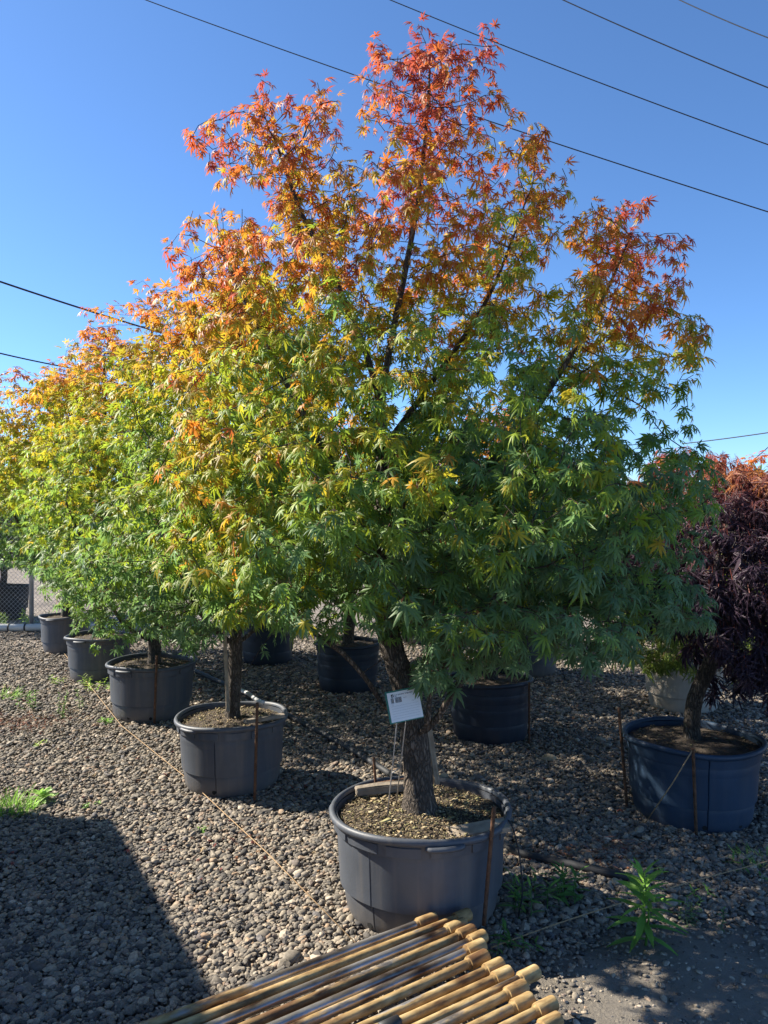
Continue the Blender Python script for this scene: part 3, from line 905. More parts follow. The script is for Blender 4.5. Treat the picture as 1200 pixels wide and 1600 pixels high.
# ---------------------------------------------------------------- the tall maple with the sign
def px_blob(px, py, rx, ry, dz, rd, w=1.0, Z0=3.2):
    Z = Z0 + dz
    return (P(px, py, Z), (rx / FPX * Z, rd, ry / FPX * Z), w)

def main_tree():
    q = np.random.RandomState(11)
    o = np.array([T_['main'][0], T_['main'][1], 0.36])
    root = empty('maple_tree', o)
    tag(root, 'tall maple with red orange top and green skirt in the pot with the sign', 'tree')
    B = px_blob
    blobs = [
        # red crown
        B(672, 190, 92, 120, 0.0, 0.32), B(590, 85, 28, 55, 0.0, 0.10), B(765, 85, 28, 55, -0.02, 0.10), B(668, 85, 55, 50, 0.05, 0.16),
        B(800, 250, 70, 75, 0.05, 0.22), B(850, 330, 50, 70, -0.05, 0.22), B(420, 160, 42, 62, 0.0, 0.14), B(350, 235, 60, 70, 0.0, 0.2), B(500, 180, 40, 55, 0.0, 0.15),
        B(430, 310, 120, 115, 0.1, 0.38), B(320, 310, 42, 45, -0.05, 0.16), B(515, 240, 60, 90, -0.05, 0.25), B(300, 400, 50, 38, 0.0, 0.2),
        B(620, 380, 150, 130, 0.1, 0.55), B(760, 430, 100, 110, 0.0, 0.5), B(470, 470, 140, 100, -0.05, 0.55), B(350, 470, 75, 60, 0.05, 0.3),
        # right lobe
        B(975, 425, 105, 110, 0.1, 0.34), B(1065, 400, 42, 52, 0.1, 0.16), B(1000, 325, 45, 45, 0.1, 0.15), B(1040, 540, 62, 85, 0.05, 0.27), B(930, 360, 45, 50, 0.1, 0.15), B(900, 520, 90, 90, 0.05, 0.4), B(930, 610, 90, 55, 0.0, 0.35),
        # middle
        B(620, 610, 230, 110, 0.0, 0.75), B(400, 620, 130, 110, -0.05, 0.6), B(800, 660, 170, 90, -0.1, 0.7), B(350, 740, 100, 80, -0.1, 0.5),
        # skirt
        B(560, 780, 260, 120, -0.1, 0.9, 1.1), B(340, 860, 95, 75, -0.15, 0.5, 1.1), B(470, 890, 180, 70, -0.05, 0.8, 1.0), B(800, 800, 230, 130, -0.1, 0.85, 1.2),
        B(1010, 790, 90, 110, -0.05, 0.5, 1.1), B(990, 920, 105, 80, -0.1, 0.5, 1.2), B(820, 940, 200, 85, -0.15, 0.75, 1.2), B(700, 1000, 110, 55, -0.15, 0.45, 1.2),
        B(700, 900, 120, 90, -0.6, 0.3, 1.3), B(560, 830, 120, 80, -0.65, 0.25, 1.2), B(840, 780, 120, 90, -0.6, 0.25, 1.3), B(1060, 690, 45, 35, 0.0, 0.2, 1.0), B(400, 940, 90, 30, 0.0, 0.45, 1.0)]
    blobs = [(c_, r_, w_ * (1.5 if c_[2] > 2.15 else 1.0)) for c_, r_, w_ in blobs]
    A = blobs_points(blobs, 8600, q, 0.35)
    g = noise3(A, 3.2, 5.0)
    A = A[g > -0.28 - 0.25 * (A[:, 2] < 1.9)]
    A = A[A[:, 2] > 0.92]
    S = lambda px, py, dz: P(px, py, 3.14 + dz)
    seeds = [
        [np.array([0.15, 3.14, 0.33]), S(653, 1210, 0), S(646, 1140, 0), S(628, 1060, 0.02), S(606, 985, 0.03), S(600, 880, 0.05), S(598, 740, 0.05), S(596, 640, 0.05), S(610, 540, 0.04), S(632, 430, 0.02), S(655, 300, 0), S(668, 170, 0), S(672, 90, 0)],
        [S(596, 640, 0.05), S(568, 540, -0.05), S(520, 430, -0.08), S(470, 330, -0.02), S(430, 220, 0)],
        [S(600, 880, 0.05), S(545, 770, -0.1), S(470, 640, -0.15), S(400, 510, -0.1), S(350, 400, 0.0)],
        [S(600, 900, 0.05), S(690, 800, 0.0), S(790, 700, 0.05), S(870, 590, 0.08), S(940, 470, 0.1), S(985, 370, 0.1)],
        [S(600, 700, 0.05), S(680, 590, 0.15), S(760, 470, 0.1), S(810, 350, 0.05)],
        [S(640, 1125, -0.02), S(602, 1105, -0.08), S(575, 1065, -0.12), S(535, 1020, -0.15), S(492, 990, -0.2), S(430, 930, -0.25), S(360, 880, -0.25)],
        [S(652, 1150, -0.02), S(668, 1130, -0.12), S(672, 1085, -0.16), S(690, 1050, -0.25), S(740, 980, -0.4), S(800, 900, -0.5)],
        [S(655, 1150, -0.01), S(685, 1120, -0.06), S(706, 1085, -0.1), S(760, 1020, -0.1), S(860, 960, -0.1), S(960, 900, -0.1)],
        [S(606, 985, 0.03), S(640, 900, -0.25), S(640, 850, -0.5)],
        [S(606, 985, 0.03), S(600, 930, 0.4), S(640, 860, 0.7)],
        [S(598, 800, 0.05), S(520, 760, 0.45), S(460, 700, 0.6)],
    ]
    pos, par = grow(seeds, A, step=0.05, kill=0.06, infl=0.6, trop=(0, 0, 0.06), seed=3)
    rad, child = branch_radii(pos, par, 0.0019, 2.12)
    rad = 0.0016 + (0.056 - 0.0016) * ((rad - rad.min()) / (rad[3] - rad.min())) ** 1.28
    obj('trunk', branch_mesh(pos, par, rad, o, flare=1.0, rough=0.10), M['bark'], root)
    centre = np.array([0.1, 3.2, 1.7])
    p, Rm, sc, node = foliage(pos, par, rad, child, q, centre, (2.9, 6.6), 0.0055, 0.016, size=0.0465, droop=0.95)
    k = p[:, 2] > np.where(p[:, 0] < 0.12, 1.09, 0.9)
    p, Rm, sc = p[k], Rm[k], sc[k]
    sc = sc * np.interp(p[:, 2], [1.8, 2.8], [1.0, 0.8])
    # autumn colour climbs with height, comes first on the outer and left-hand sprays
    a = 0.17 + (p[:, 2] - 1.5) / 1.6 * 0.68 + 0.24 * noise3(p, 1.7, 2.0) + 0.26 * noise3(p, 4.5, 8.0)
    a += 0.22 * np.clip(-(p[:, 0] - 0.15), -0.5, 0.8) * np.clip((2.75 - p[:, 2]) / 0.8, 0, 1)
    a = np.where(p[:, 2] < 2.2, np.minimum(a, 0.50 + 0.25 * np.clip(p[:, 2] - 1.8, -0.2, 0.4)), a)
    rim = np.linalg.norm((p - centre) / np.array([1.15, 1.0, 1.9]), axis=1)
    a += 0.30 * np.clip(rim - 0.75, -0.5, 0.5) * np.clip((p[:, 2] - 1.4) / 0.5, 0.2, 1)
    a = np.clip(a + q.normal(0, 0.14, len(p)), 0, 1.1)
    c = palette(a) * q.uniform(0.78, 1.2, (len(p), 1))
    leaves_on(root, o, 'maple_fine', p, Rm, sc, c, 300, (M['leaf'], M['leaf1']), 5)
    print('main leaves', len(p), 'nodes', len(pos))

# ---------------------------------------------------------------- upright maples in the rows
def row_tree(key, label, H, rad_x, n_attr, seed, kind, per_node, size, singles, group=None, autumn=0.0, bottom=0.85, lean=(0, 0), spread_y=1.0, z0=0.36, thin=0.007, name='maple_tree', kill=0.085, low=0.8, trunk=0.048):
    q = np.random.RandomState(seed)
    x, y = T_[key]
    o = np.array([x, y, z0]); root = empty(name, o); tag(root, label, 'tree', group)
    ch = H - bottom
    blobs = []
    cx, cy = x + lean[0], y + lean[1]
    for i in range(34):
        t = q.rand() ** 1.15
        z = bottom + 0.08 * ch + t * ch * 0.80
        tt = (z - bottom) / ch; prof = low + (1 - low) * tt / 0.3 if tt < 0.3 else 1 - 0.88 * ((tt - 0.3) / 0.7) ** 1.5
        a = q.rand() * 6.283; rr_ = q.rand() ** 0.5 * prof * rad_x * 0.72
        r = rad_x * (0.24 + 0.16 * q.rand()) * (0.55 + 0.5 * prof)
        blobs.append(((cx + rr_ * math.cos(a), cy + rr_ * math.sin(a) * spread_y, z), (r, r * spread_y, r * 0.8), 1.0))
    blobs.append(((cx, cy, bottom + ch * 0.42), (rad_x * 0.62, rad_x * 0.62 * spread_y, ch * 0.36), 0.8))
    blobs.append(((cx, cy, H - 0.22), (0.16, 0.16, 0.24), 1.5))
    for k in range(4):
        a = q.rand() * 6.283
        blobs.append(((cx + 0.45 * rad_x * math.cos(a), cy + 0.45 * rad_x * math.sin(a), H - 0.35 - 0.15 * q.rand()), (0.12, 0.12, 0.26), 1.6))
    A = blobs_points(blobs, n_attr, q, 0.5)
    A = A[(A[:, 2] > bottom) & (noise3(A, 3.0, seed) > -0.3)]
    fork = np.array([x + 0.02, y, max(bottom - 0.1, z0 + 0.2)])
    seeds = [[np.array([x, y, z0 - 0.03]), np.array([x + 0.015, y, (z0 + bottom) / 2]), fork, np.array([cx, cy, bottom + 0.5 * ch]), np.array([cx, cy, H - 0.3])]]
    for k in range(4):
        a = k * 1.57 + q.rand()
        e = np.array([math.cos(a), math.sin(a), 0]) * rad_x * 0.55
        seeds.append([fork, fork + e * 0.45 + np.array([0, 0, 0.25]), fork + e + np.array([0, 0, 0.3 + 0.25 * ch])])
    if key == 'r2':
        seeds.append([np.array([x, y, 0.55]), np.array([x + 0.1, y - 0.03, 0.68]), np.array([x + 0.22, y - 0.02, 0.86]), np.array([x + 0.4, y, 1.05])])
    pos, par = grow(seeds, A, step=0.07, kill=kill, infl=0.7, seed=seed)
    rad, child = branch_radii(pos, par, 0.0021, 2.15)
    rad = 0.0016 + (trunk - 0.0016) * ((rad - rad.min()) / (rad[2] - rad.min())) ** 1.2
    obj('trunk', branch_mesh(pos, par, rad, o, flare=0.5, rough=0.08), M['bark'], root)
    centre = np.array([cx, cy, bottom + 0.4 * ch])
    p, Rm, sc, node = foliage(pos, par, rad, child, q, centre, per_node, thin, 0.02, size=size)
    k = p[:, 2] > bottom - 0.12
    p, Rm, sc = p[k], Rm[k], sc[k]
    t = (p[:, 2] - bottom) / ch
    a = 0.05 + autumn + t * 0.78 + 0.2 * noise3(p, 1.7, seed * 1.3) + 0.13 * noise3(p, 5.0, seed * 2.1)
    a += 0.08 * np.clip(-(p[:, 0] - cx) / rad_x, -0.5, 1.0)
    a = np.where(t < 0.62, np.minimum(a, 0.47), a)
    a = np.clip(a + q.normal(0, 0.085, len(p)), 0, 1.1)
    c = palette(a) * q.uniform(0.78, 1.2, (len(p), 1))
    leaves_on(root, o, kind, p, Rm, sc, c, singles, (M['leaf'], M['leaf1']), seed)
    print(key, 'leaves', len(p), 'nodes', len(pos))

# ---------------------------------------------------------------- weeping laceleaf maples
def weeping_tree(key, label, centre, rx, top, bottom, seed, pal, n_attr, per_node, singles, size=0.075, z0=0.36, lift=0.0, fringe=None):
    q = np.random.RandomState(seed)
    x, y = T_[key]
    o = np.array([x, y, z0]); root = empty('laceleaf_maple', o); tag(root, label, 'tree')
    cx, cy = centre
    zc = bottom + (top - bottom) * 0.6
    d = q.normal(0, 1, (n_attr, 3)); d /= np.linalg.norm(d, axis=1)[:, None]
    d[:, 2] = np.abs(d[:, 2])
    u = q.uniform(0.72, 1.0, n_attr)
    A = np.array([cx, cy, zc]) + d * u[:, None] * np.array([rx, rx, top - zc])
    # hanging curtains
    m = int(n_attr * 1.5)
    a = q.uniform(0, 6.283, m)
    lim = bottom + 0.28 * (np.sin(a * 5 + seed) * 0.5 + 0.5) + q.uniform(0, 0.12, m) + lift * np.clip(-np.cos(a) - 0.1, 0, 0.6)
    zz = lim + (zc + 0.1 - lim) * q.rand(m)
    rr_ = rx * (q.uniform(0.72, 1.02, m)) * (0.85 + 0.15 * (zz - bottom) / (zc - bottom))
    A = np.vstack([A, np.stack([cx + rr_ * np.cos(a), cy + rr_ * np.sin(a), zz], -1)])
    A = A[noise3(A, 4.0, seed) > -0.34]
    if fringe:      # long trailing sprays on one side
        a = q.uniform(fringe[0], fringe[1], 500); rr_ = rx * q.uniform(0.55, 1.05, 500)
        A = np.vstack([A, np.stack([cx + rr_ * np.cos(a), cy + rr_ * np.sin(a), q.uniform(0.42, 0.95, 500)], -1)])
    crown = np.array([cx, cy, zc + 0.35 * (top - zc)])
    seeds = [[np.array([x, y, z0 - 0.03]), np.array([x + 0.02, y, z0 + 0.25]), np.array([(x + cx) / 2, (y + cy) / 2, (z0 + zc) / 2 + 0.15]), crown]]
    for k in range(7):
        an = k * 0.9 + q.rand() * 0.4
        e = np.array([math.cos(an), math.sin(an), 0]) * rx
        seeds.append([crown - np.array([0, 0, 0.1]), crown + e * 0.45 + np.array([0, 0, 0.12]), crown + e * 0.85 + np.array([0, 0, -0.1]), crown + e * 0.95 + np.array([0, 0, -0.45])])
    pos, par = grow(seeds, A, step=0.055, kill=0.065, infl=0.6, trop=(0, 0, -0.12), seed=seed)
    rad, child = branch_radii(pos, par, 0.0018, 2.2)
    rad = 0.0015 + (rad - rad.min()) * (0.04 - 0.0015) / (rad[2] - rad.min())
    obj('trunk', branch_mesh(pos, par, rad, o, flare=0.6, rough=0.08), M['bark2'], root)
    p, Rm, sc, node = foliage(pos, par, rad, child, q, np.array([cx, cy, zc]), per_node, 0.006, 0.01, droop=1.6, size=size)
    t = np.clip((p[:, 2] - bottom) / (top - bottom) + 0.10 * noise3(p, 3.0, seed) + q.normal(0, 0.05, len(p)), 0, 1)
    xs = np.array([s[0] for s in pal]); cs = np.array([s[1] for s in pal])
    c = np.stack([np.interp(t, xs, cs[:, k]) for k in range(3)], -1) * q.uniform(0.75, 1.25, (len(p), 1))
    leaves_on(root, o, 'lace', p, Rm, sc, c, singles, (M['lace'], M['lace1']), seed)
    print(key, 'lace leaves', len(p), 'nodes', len(pos))

main_tree()
row_tree('r2', 'maple with orange top, its forked bare trunk in the rod and hose pot', 3.28, 0.98, 9000, 21, 'maple_five', (2.2, 5.2), 0.052, 300, autumn=-0.06, bottom=0.9, lean=(0.05, 0), kill=0.068, trunk=0.040)
row_tree('r3', 'bushy low branched maple with orange top over the wide grey pot', 3.5, 1.25, 8200, 22, 'maple_five', (2.3, 5.2), 0.052, 260, autumn=-0.07, bottom=0.44, lean=(0, 0), low=0.3)
row_tree('r4', 'maple with orange top over the pot with weeds at its foot', 3.5, 1.1, 5200, 23, 'maple_far', (2.4, 5.5), 0.062, 150, autumn=-0.04, bottom=0.8, lean=(0.05, 0), low=0.45)
row_tree('r5', 'maple with orange top next to the chain link fence', 3.4, 1.2, 5000, 24, 'maple_far', (2.4, 5.5), 0.062, 120, autumn=-0.04, bottom=0.78, lean=(-0.1, 0), low=0.7)
bt = 'green maples in the shaded second row'
row_tree('b1', 'green maple in the shade over the blue black pot with a side rod', 2.35, 1.05, 3000, 25, 'maple_far', (2.4, 5.5), 0.06, 60, autumn=0.0, bottom=0.8, group=bt)
row_tree('b2', 'green maple in the shade over the pot behind the low bare limb', 2.45, 1.1, 3200, 26, 'maple_far', (2.4, 5.5), 0.06, 40, autumn=0.0, bottom=0.75, group=bt)
row_tree('b3', 'green maple in the shade over the pot behind the rod and hose pot', 3.0, 1.15, 3800, 27, 'maple_far', (2.4, 5.5), 0.06, 40, autumn=0.02, bottom=0.75, group=bt)
row_tree('c2', 'low green maple behind the beige pot', 2.2, 0.85, 2200, 28, 'maple_far', (2.4, 5.5), 0.065, 0, autumn=0.0, bottom=0.7)
row_tree('c3', 'orange topped rounded maple at the back behind the weeping maple', 2.25, 1.0, 1800, 29, 'maple_far', (2.4, 5.5), 0.065, 0, autumn=0.12, bottom=0.6)
row_tree('c4', 'small green maple in the far back row', 2.4, 1.0, 2200, 30, 'maple_far', (2.4, 5.5), 0.065, 0, autumn=0.0, bottom=0.7)
weeping_tree('purple', 'dark purple weeping laceleaf maple with top coloured a sunlit red over the blue pot', (2.02, 4.12), 0.70, 1.88, 0.40, 41,
             [(0.0, (0.048, 0.034, 0.058)), (0.74, (0.055, 0.034, 0.052)), (0.89, (0.10, 0.04, 0.045)), (0.96, (0.24, 0.075, 0.05)), (1.0, (0.32, 0.13, 0.05))], 3400, (2.8, 5.2), 300, size=0.085, lift=0.85)  # leaf colour imitates sunlight on the dome top, shade below
weeping_tree('beige', 'weeping laceleaf maple with pale green skirt and reddish top over the beige pot', (2.5, 6.3), 0.66, 2.22, 0.28, 42,
             [(0.0, (0.20, 0.26, 0.045)), (0.35, (0.13, 0.19, 0.035)), (0.7, (0.2, 0.11, 0.04)), (0.9, (0.34, 0.08, 0.05)), (1.0, (0.42, 0.12, 0.06))], 500, (2.0, 4.0), 100, fringe=(3.3, 4.4))

# ------------------------------------------------------------------ steel pipes on timbers in front of the pot
ZP, RP = 0.132, 0.0148
pipes = [((680, 1434), (230, 1600), 'b'), ((733, 1428), (560, 1496), 'y'), ((726, 1443), (560, 1514), 'b'), ((740, 1453), (560, 1536), 'y'),
         ((757, 1462), (560, 1553), 'b'), ((755, 1476), (560, 1569), 'b'), ((760, 1493), (560, 1588), 'y'), ((784, 1506), (583, 1600), 'y'),
         ((797, 1519), (612, 1599), 's'), ((839, 1518), (656, 1602), 'y'), ((820, 1541), (693, 1600), 'y'), ((830, 1561), (744, 1600), 'y'), ((866, 1567), (786, 1603), 'y'), ((873, 1592), (790, 1630), 'y')]
seq = ['first', 'second', 'third', 'fourth', 'fifth', 'sixth', 'seventh', 'eighth', 'ninth', 'tenth', 'eleventh', 'twelfth', 'thirteenth', 'last']
PD = []
for i, (a, b_, k) in enumerate(pipes):
    e, f = G(a[0], a[1], ZP), G(b_[0], b_[1], ZP)
    PD.append((e - f) / np.linalg.norm(e - f))
mean_dir = np.mean(PD, 0); mean_dir /= np.linalg.norm(mean_dir)
for i, (a, b_, k) in enumerate(pipes):
    e = G(a[0], a[1], ZP)
    d = PD[i] * 0.35 + mean_dir * 0.65; d /= np.linalg.norm(d)
    L_ = 3.0 if k != 's' else 0.52
    root = empty('steel_pipe', e)
    root.rotation_euler = (0, 0, math.atan2(d[1], d[0]))
    cond = {'b': 'mostly bare silver steel pipe', 'y': 'ochre yellow steel pipe', 's': 'short ochre pipe with black taped end'}[k]
    tag(root, f'{cond}, {seq[i]} in the row counted from the grey pot', 'pipe', 'steel pipes laid side by side')
    n_ = 24
    xs = np.linspace(-L_, -0.01, n_)
    V, Q, T = tube_arrays(np.stack([xs, np.zeros(n_), np.zeros(n_)], -1), RP, 18)
    obj('tube', mesh_np('pipe_tube', V, [Q, T]), M['pipe_bare'] if k == 'b' else M['pipe'], root)
    rc = 0.0225 if i != 0 else 0.0215
    rr = random.Random(i)
    cl = 0.072 + rr.uniform(-0.008, 0.01)
    path = [(-cl - 0.010, 0), (-cl - 0.001, 0.0), (-cl, 0), (-cl + 0.003, 0), (-0.006, 0), (-0.002, 0), (0, 0)]
    rads = [RP + 0.0008, RP + 0.0022, rc * 0.96, rc, rc * 1.01, rc * 0.99, rc * 0.94]
    V, Q, T = tube_arrays([(p_[0], 0, 0) for p_ in path], rads, 20, rough=0.03, seed=i)
    me_ = mesh_np('pipe_coupling', V, [Q, T]); me_.set_sharp_from_angle(angle=R(28))
    obj('coupling', me_, M['coupling'], root)
    if k == 's':
        V, Q, T = tube_arrays([(-0.50, 0, 0), (-0.498, 0, 0), (-0.435, 0, 0), (-0.432, 0, 0)], [0.018, 0.0215, 0.0215, 0.017], 18)
        obj('tape_band', mesh_np('tape_band', V, [Q, T]), M['tape'], root)
        V, Q, T = tube_arrays([(-0.53, 0, 0), (-0.50, 0, 0)], [0.0215, 0.0215], 18)
        obj('end_collar', mesh_np('end_collar', V, [Q, T]), M['coupling'], root)
c0 = G(760, 1500, 0)[:2]
perp = np.array([-mean_dir[1], mean_dir[0]])
EPT = [G(p_[0][0], p_[0][1], ZP)[:2] for p_ in pipes]
off = [float((e - c0) @ perp) for e in EPT]
for j, (s, lo, hi, lab) in enumerate(((0.30, min(off[7:10]) - 0.02, max(off[7:10]) + 0.02, 'short grey timber offcut under the taped pipe'),
                                 (1.02, min(off) - 0.05, max(off) + 0.05, 'grey timber under the middle of the pipes'),
                                 (2.3, min(off) - 0.05, max(off) + 0.05, 'grey timber under the far ends of the pipes'))):
    c = c0 - mean_dir[:2] * s + perp * (lo + hi) / 2
    t = obj('timber_block', box_mesh('timber_block', (hi - lo, 0.09, ZP - RP + 0.012), 0.004, 0.0015, j), M['wood'])
    t.location = (c[0], c[1], (ZP - RP) / 2 - 0.006)
    t.rotation_euler = (0, 0, math.atan2(perp[1], perp[0]))
    tag(t, lab, 'timber')

# ------------------------------------------------------------------ sign in the pot
def make_sign():
    c = P(631.5, 1101.5, 2.99)
    root = empty('plant_sign', c)
    tag(root, 'white plant label with barcode on green backing and wire legs', 'sign')
    W, H = 0.138, 0.122
    rot = Matrix.Rotation(R(14), 4, 'Z') @ Matrix.Rotation(R(-14), 4, 'X') @ Matrix.Rotation(R(-7.5), 4, 'Y')
    def put(name, size, lx, lz, ly, mat, parent, bevel=0.0):
        o_ = obj(name, box_mesh(name, size, bevel), mat, parent)
        o_.location = (lx, ly, lz)
        return o_
    board = put('backing_plate', (W, 0.004, H), 0, 0, 0, M['sign_green'], root, 0.0008)
    board.matrix_local = rot
    paper = put('paper', (W - 0.009, 0.0012, H - 0.010), 0.0025, -0.001, -0.0032, M['sign_paper'], board)
    def mark(name, w, h, lx, lz, mat):
        return put(name, (w, 0.0006, h), lx, lz, -0.0010, mat, paper)
    lx0 = -W / 2
    emb = mark('emblem', 0.010, 0.011, -0.044, 0.043, M['ink'])
    lf = obj('emblem_leaf', mesh_np('emblem_leaf', np.array([(-0.0028, 0, -0.0035), (0.0006, 0, -0.0025), (0.0034, 0, 0.004), (-0.0008, 0, 0.001)]), np.array([(0, 1, 2, 3)]), False), M['sign_paper'], paper, (-0.044, -0.0018, 0.043))
    rr = random.Random(4); x = -0.052
    while x < -0.008:
        w = rr.choice([0.0007, 0.0012, 0.0018])
        if not (-0.0405 < x < -0.0375 or -0.0285 < x < -0.0262): mark('barcode_bar', w, 0.020, x, 0.0245, M['ink'])
        x += w + rr.choice([0.0008, 0.0013])
    def text(s, size, lx, lz, mat):
        cu = bpy.data.curves.new('print', 'FONT'); cu.body = s; cu.size = size; cu.extrude = 0.0002
        t_ = bpy.data.objects.new('print', cu); COL.objects.link(t_)
        dg = bpy.context.evaluated_depsgraph_get()
        me = bpy.data.meshes.new_from_object(t_.evaluated_get(dg))
        bpy.data.objects.remove(t_)
        o_ = obj('lettering', me, mat, paper, (lx, -0.0011, lz)); o_.rotation_euler = (R(90), 0, 0)
    text("Acer palmatum 'Sango Kaku'", 0.0066, -0.036, 0.0425, M['ink'])
    text("65g", 0.0058, -0.036, 0.0365, M['ink'])
    text("0201542", 0.0042, -0.002, 0.028, M['ink_grey'])
    text("65 gal", 0.004, 0.030, 0.012, M['ink_grey'])
    text("item", 0.0042, -0.052, 0.008, M['ink_grey'])
    for k in range(6): mark('ruled_line', 0.110, 0.0005, 0.0, 0.003 - 0.0095 * k, M['ink_grey'])
    # wire legs
    def loc(p): return np.array(p) - c
    lA, lB = loc(P(620, 1128, 2.995)), loc(P(634, 1125, 2.995))
    fA, fB = loc(G(604, 1288, 0.355)), loc(G(618, 1266, 0.355))
    tube('wire_leg', [lA + np.array([0, 0.004, 0.06]), lA, lA * 0.45 + fA * 0.55, fA], 0.0028, M['sign_wire'], root, 6)
    tube('wire_leg', [lB + np.array([0, 0.004, 0.06]), lB, lB * 0.45 + fB * 0.55, fB], 0.0028, M['sign_wire'], root, 6)
    tube('wire_rung', [lA * 0.5 + fA * 0.5, lB * 0.5 + fB * 0.5], 0.0019, M['sign_wire'], root, 6)
make_sign()

# ------------------------------------------------------------------ stakes, planks, small things in and on the pots
def rod(name, a, b_, r, mat, label, cat='stake', sides=8, group=None):
    n_ = 20
    path = np.linspace(a, b_, n_)
    rr = r * (1 + 0.10 * (np.arange(n_) % 2))
    o_ = tube(name, path - path[0], rr, mat, None, sides, loc=tuple(path[0]))
    return tag(o_, label, cat, group)
rod('rebar_stake', P(756, 1446, 2.845), P(772, 1260, 2.875), 0.0075, M['rust'], 'rusty rebar stake leaning on the pot with the sign')
rod('rebar_stake', P(588, 1238, 3.40), P(584, 1184, 3.40), 0.006, M['rust'], 'short pale rebar upright in the pot with the sign')
rod('rebar_stake', P(398, 1250, 4.225), P(402, 1098, 4.225), 0.008, M['rust'], 'rusty rod leaning on the pot beside the brown drip hose')
rod('rebar_stake', P(241, 1130, 5.79), P(245, 1024, 5.745), 0.009, M['rust'], 'dark rod leaning on the wide pot under the bushy maple')
rod('rebar_stake', G(980, 1262), P(967, 1106, 4.15), 0.008, M['rust'], 'dark rod leaning outward from the blue pot')
rod('rebar_stake', P(1088, 1306, 3.80), P(1083, 1170, 3.75), 0.008, M['rust'], 'straight grey rod upright against the blue pot')
rod('rebar_stake', G(827, 1164), P(827, 1066, 5.3), 0.007, M['rust'], 'thin rod beside the blue black shaded pot')
rod('rebar_stake', P(590, 1226, 3.37), P(633, 1219, 3.37), 0.011, M['rust'], 'rusty rod lying across the plank in the signed pot')
o_ = tube('tie_cord', [P(1082, 1172, 3.75), P(1050, 1225, 3.75), P(1008, 1286, 3.86)], 0.003, M['twine']); tag(o_, 'thin cord tied slantwise across the blue pot', 'cord')

def board(name, a, b_, w, h, mat, label, cat, roll=0.0, seed=0):
    a, b_ = np.array(a), np.array(b_)
    L_ = float(np.linalg.norm(b_ - a))
    o_ = obj(name, box_mesh(name, (L_, w, h), 0.003, 0.002, seed, cuts=2), mat)
    d = Vector((b_ - a) / L_)
    o_.rotation_mode = 'QUATERNION'
    q = d.to_track_quat('X', 'Z')
    o_.rotation_quaternion = q @ Matrix.Rotation(roll, 4, 'X').to_quaternion()
    o_.location = (a + b_) / 2
    return tag(o_, label, cat)
board('wooden_plank', P(556, 1236, 3.30), P(655, 1224, 3.36), 0.045, 0.034, M['wood'], 'grey lumber offcut lying behind the trunk in the signed pot', 'plank')
board('wood_chunk', P(700, 1304, 2.93), P(792, 1288, 2.98), 0.075, 0.022, M['wood2'], 'split wood slab lying on the soil of the signed pot', 'wood', roll=0.15, seed=3)
board('wood_stake', P(683, 1226, 3.24), P(668, 1118, 3.22), 0.022, 0.012, M['wood2'], 'pale wooden stake standing behind the trunk of the tallest maple', 'stake', roll=1.2)
board('wood_stake', P(676, 1226, 3.26), P(660, 1116, 3.25), 0.018, 0.012, M['wood'], 'dark wooden stake tucked against the trunk of the tallest maple', 'stake', roll=1.2)
board('wood_stake', P(356, 1112, 4.46), P(351, 985, 4.45), 0.02, 0.014, M['wood2'], 'pale wooden stake tied to the forked trunk', 'stake', roll=1.3)
board('wooden_plank', P(382, 1128, 4.30), P(444, 1117, 4.42), 0.04, 0.02, M['wood'], 'grey board on the soil of the pot with the drip hose', 'plank')
o_ = tube('drip_hose', smooth_path([P(366, 1077, 4.75), P(385, 1082, 4.6), P(402, 1094, 4.42), P(412, 1098, 4.38)], 16), 0.012, M['white_pipe']); tag(o_, 'pale grey drip hose looped onto the soil beside the forked trunk', 'hose')
o_ = tube('drip_tube', smooth_path([P(788, 1278, 3.02), P(800, 1290, 2.98), P(812, 1340, 2.98), P(816, 1395, 2.98), G(810, 1432, 0.005)], 30), 0.0032, M['hose']); tag(o_, 'thin black drip tube hanging off the signed pot into weeds', 'tube')

# hose, twine
hz = 0.026
o_ = tube('garden_hose', smooth_path([G(240, 1018, hz), G(300, 1046, hz), G(380, 1082, hz), G(455, 1120, hz), G(530, 1160, hz), G(606, 1207, hz), G(700, 1275, hz), G(800, 1328, hz), G(850, 1342, hz), G(905, 1354, hz), G(988, 1372, hz)], 90), 0.019, M['hose'], sides=10)
tag(o_, 'black irrigation hose winding across the gravel behind the pots', 'hose')
o_ = tube('guide_twine', [G(86, 1003, 0.02), G(190, 1134, 0.022), G(292, 1216, 0.024), G(420, 1335, 0.028), G(560, 1478, 0.03)], 0.0024, M['twine'], sides=6)
tag(o_, 'taut tan twine running along the front of the pot row', 'twine')
o_ = tube('guide_twine', smooth_path([G(768, 1480, 0.03), G(880, 1440, 0.03), G(990, 1405, 0.035), G(1090, 1375, 0.03), G(1260, 1330, 0.03)], 30), 0.0025, M['twine'], sides=6)
tag(o_, 'brown twine stretched past the tall weed from the signed pot', 'twine')
def rock(loc, s, seed, label):
    bm = bmesh.new(); bmesh.ops.create_icosphere(bm, subdivisions=3, radius=1.0)
    for v in bm.verts:
        v.co = v.co * (1 + 0.35 * mnoise.noise(v.co * 1.1 + Vector((seed, 0, 0))))
        v.co = Vector((v.co.x * s[0], v.co.y * s[1], v.co.z * s[2]))
    tag(obj('loose_rock', bm_mesh('loose_rock', bm, True), M['rock'], None, tuple(loc)), label, 'rock')
rock(G(857, 1184, 0.025), (0.048, 0.03, 0.025), 2, 'pale tan rock on the shaded gravel before the dark pot')
rock(G(692, 1212, 0.015), (0.03, 0.022, 0.016), 5, 'small grey rock on the shaded gravel behind the trunk')
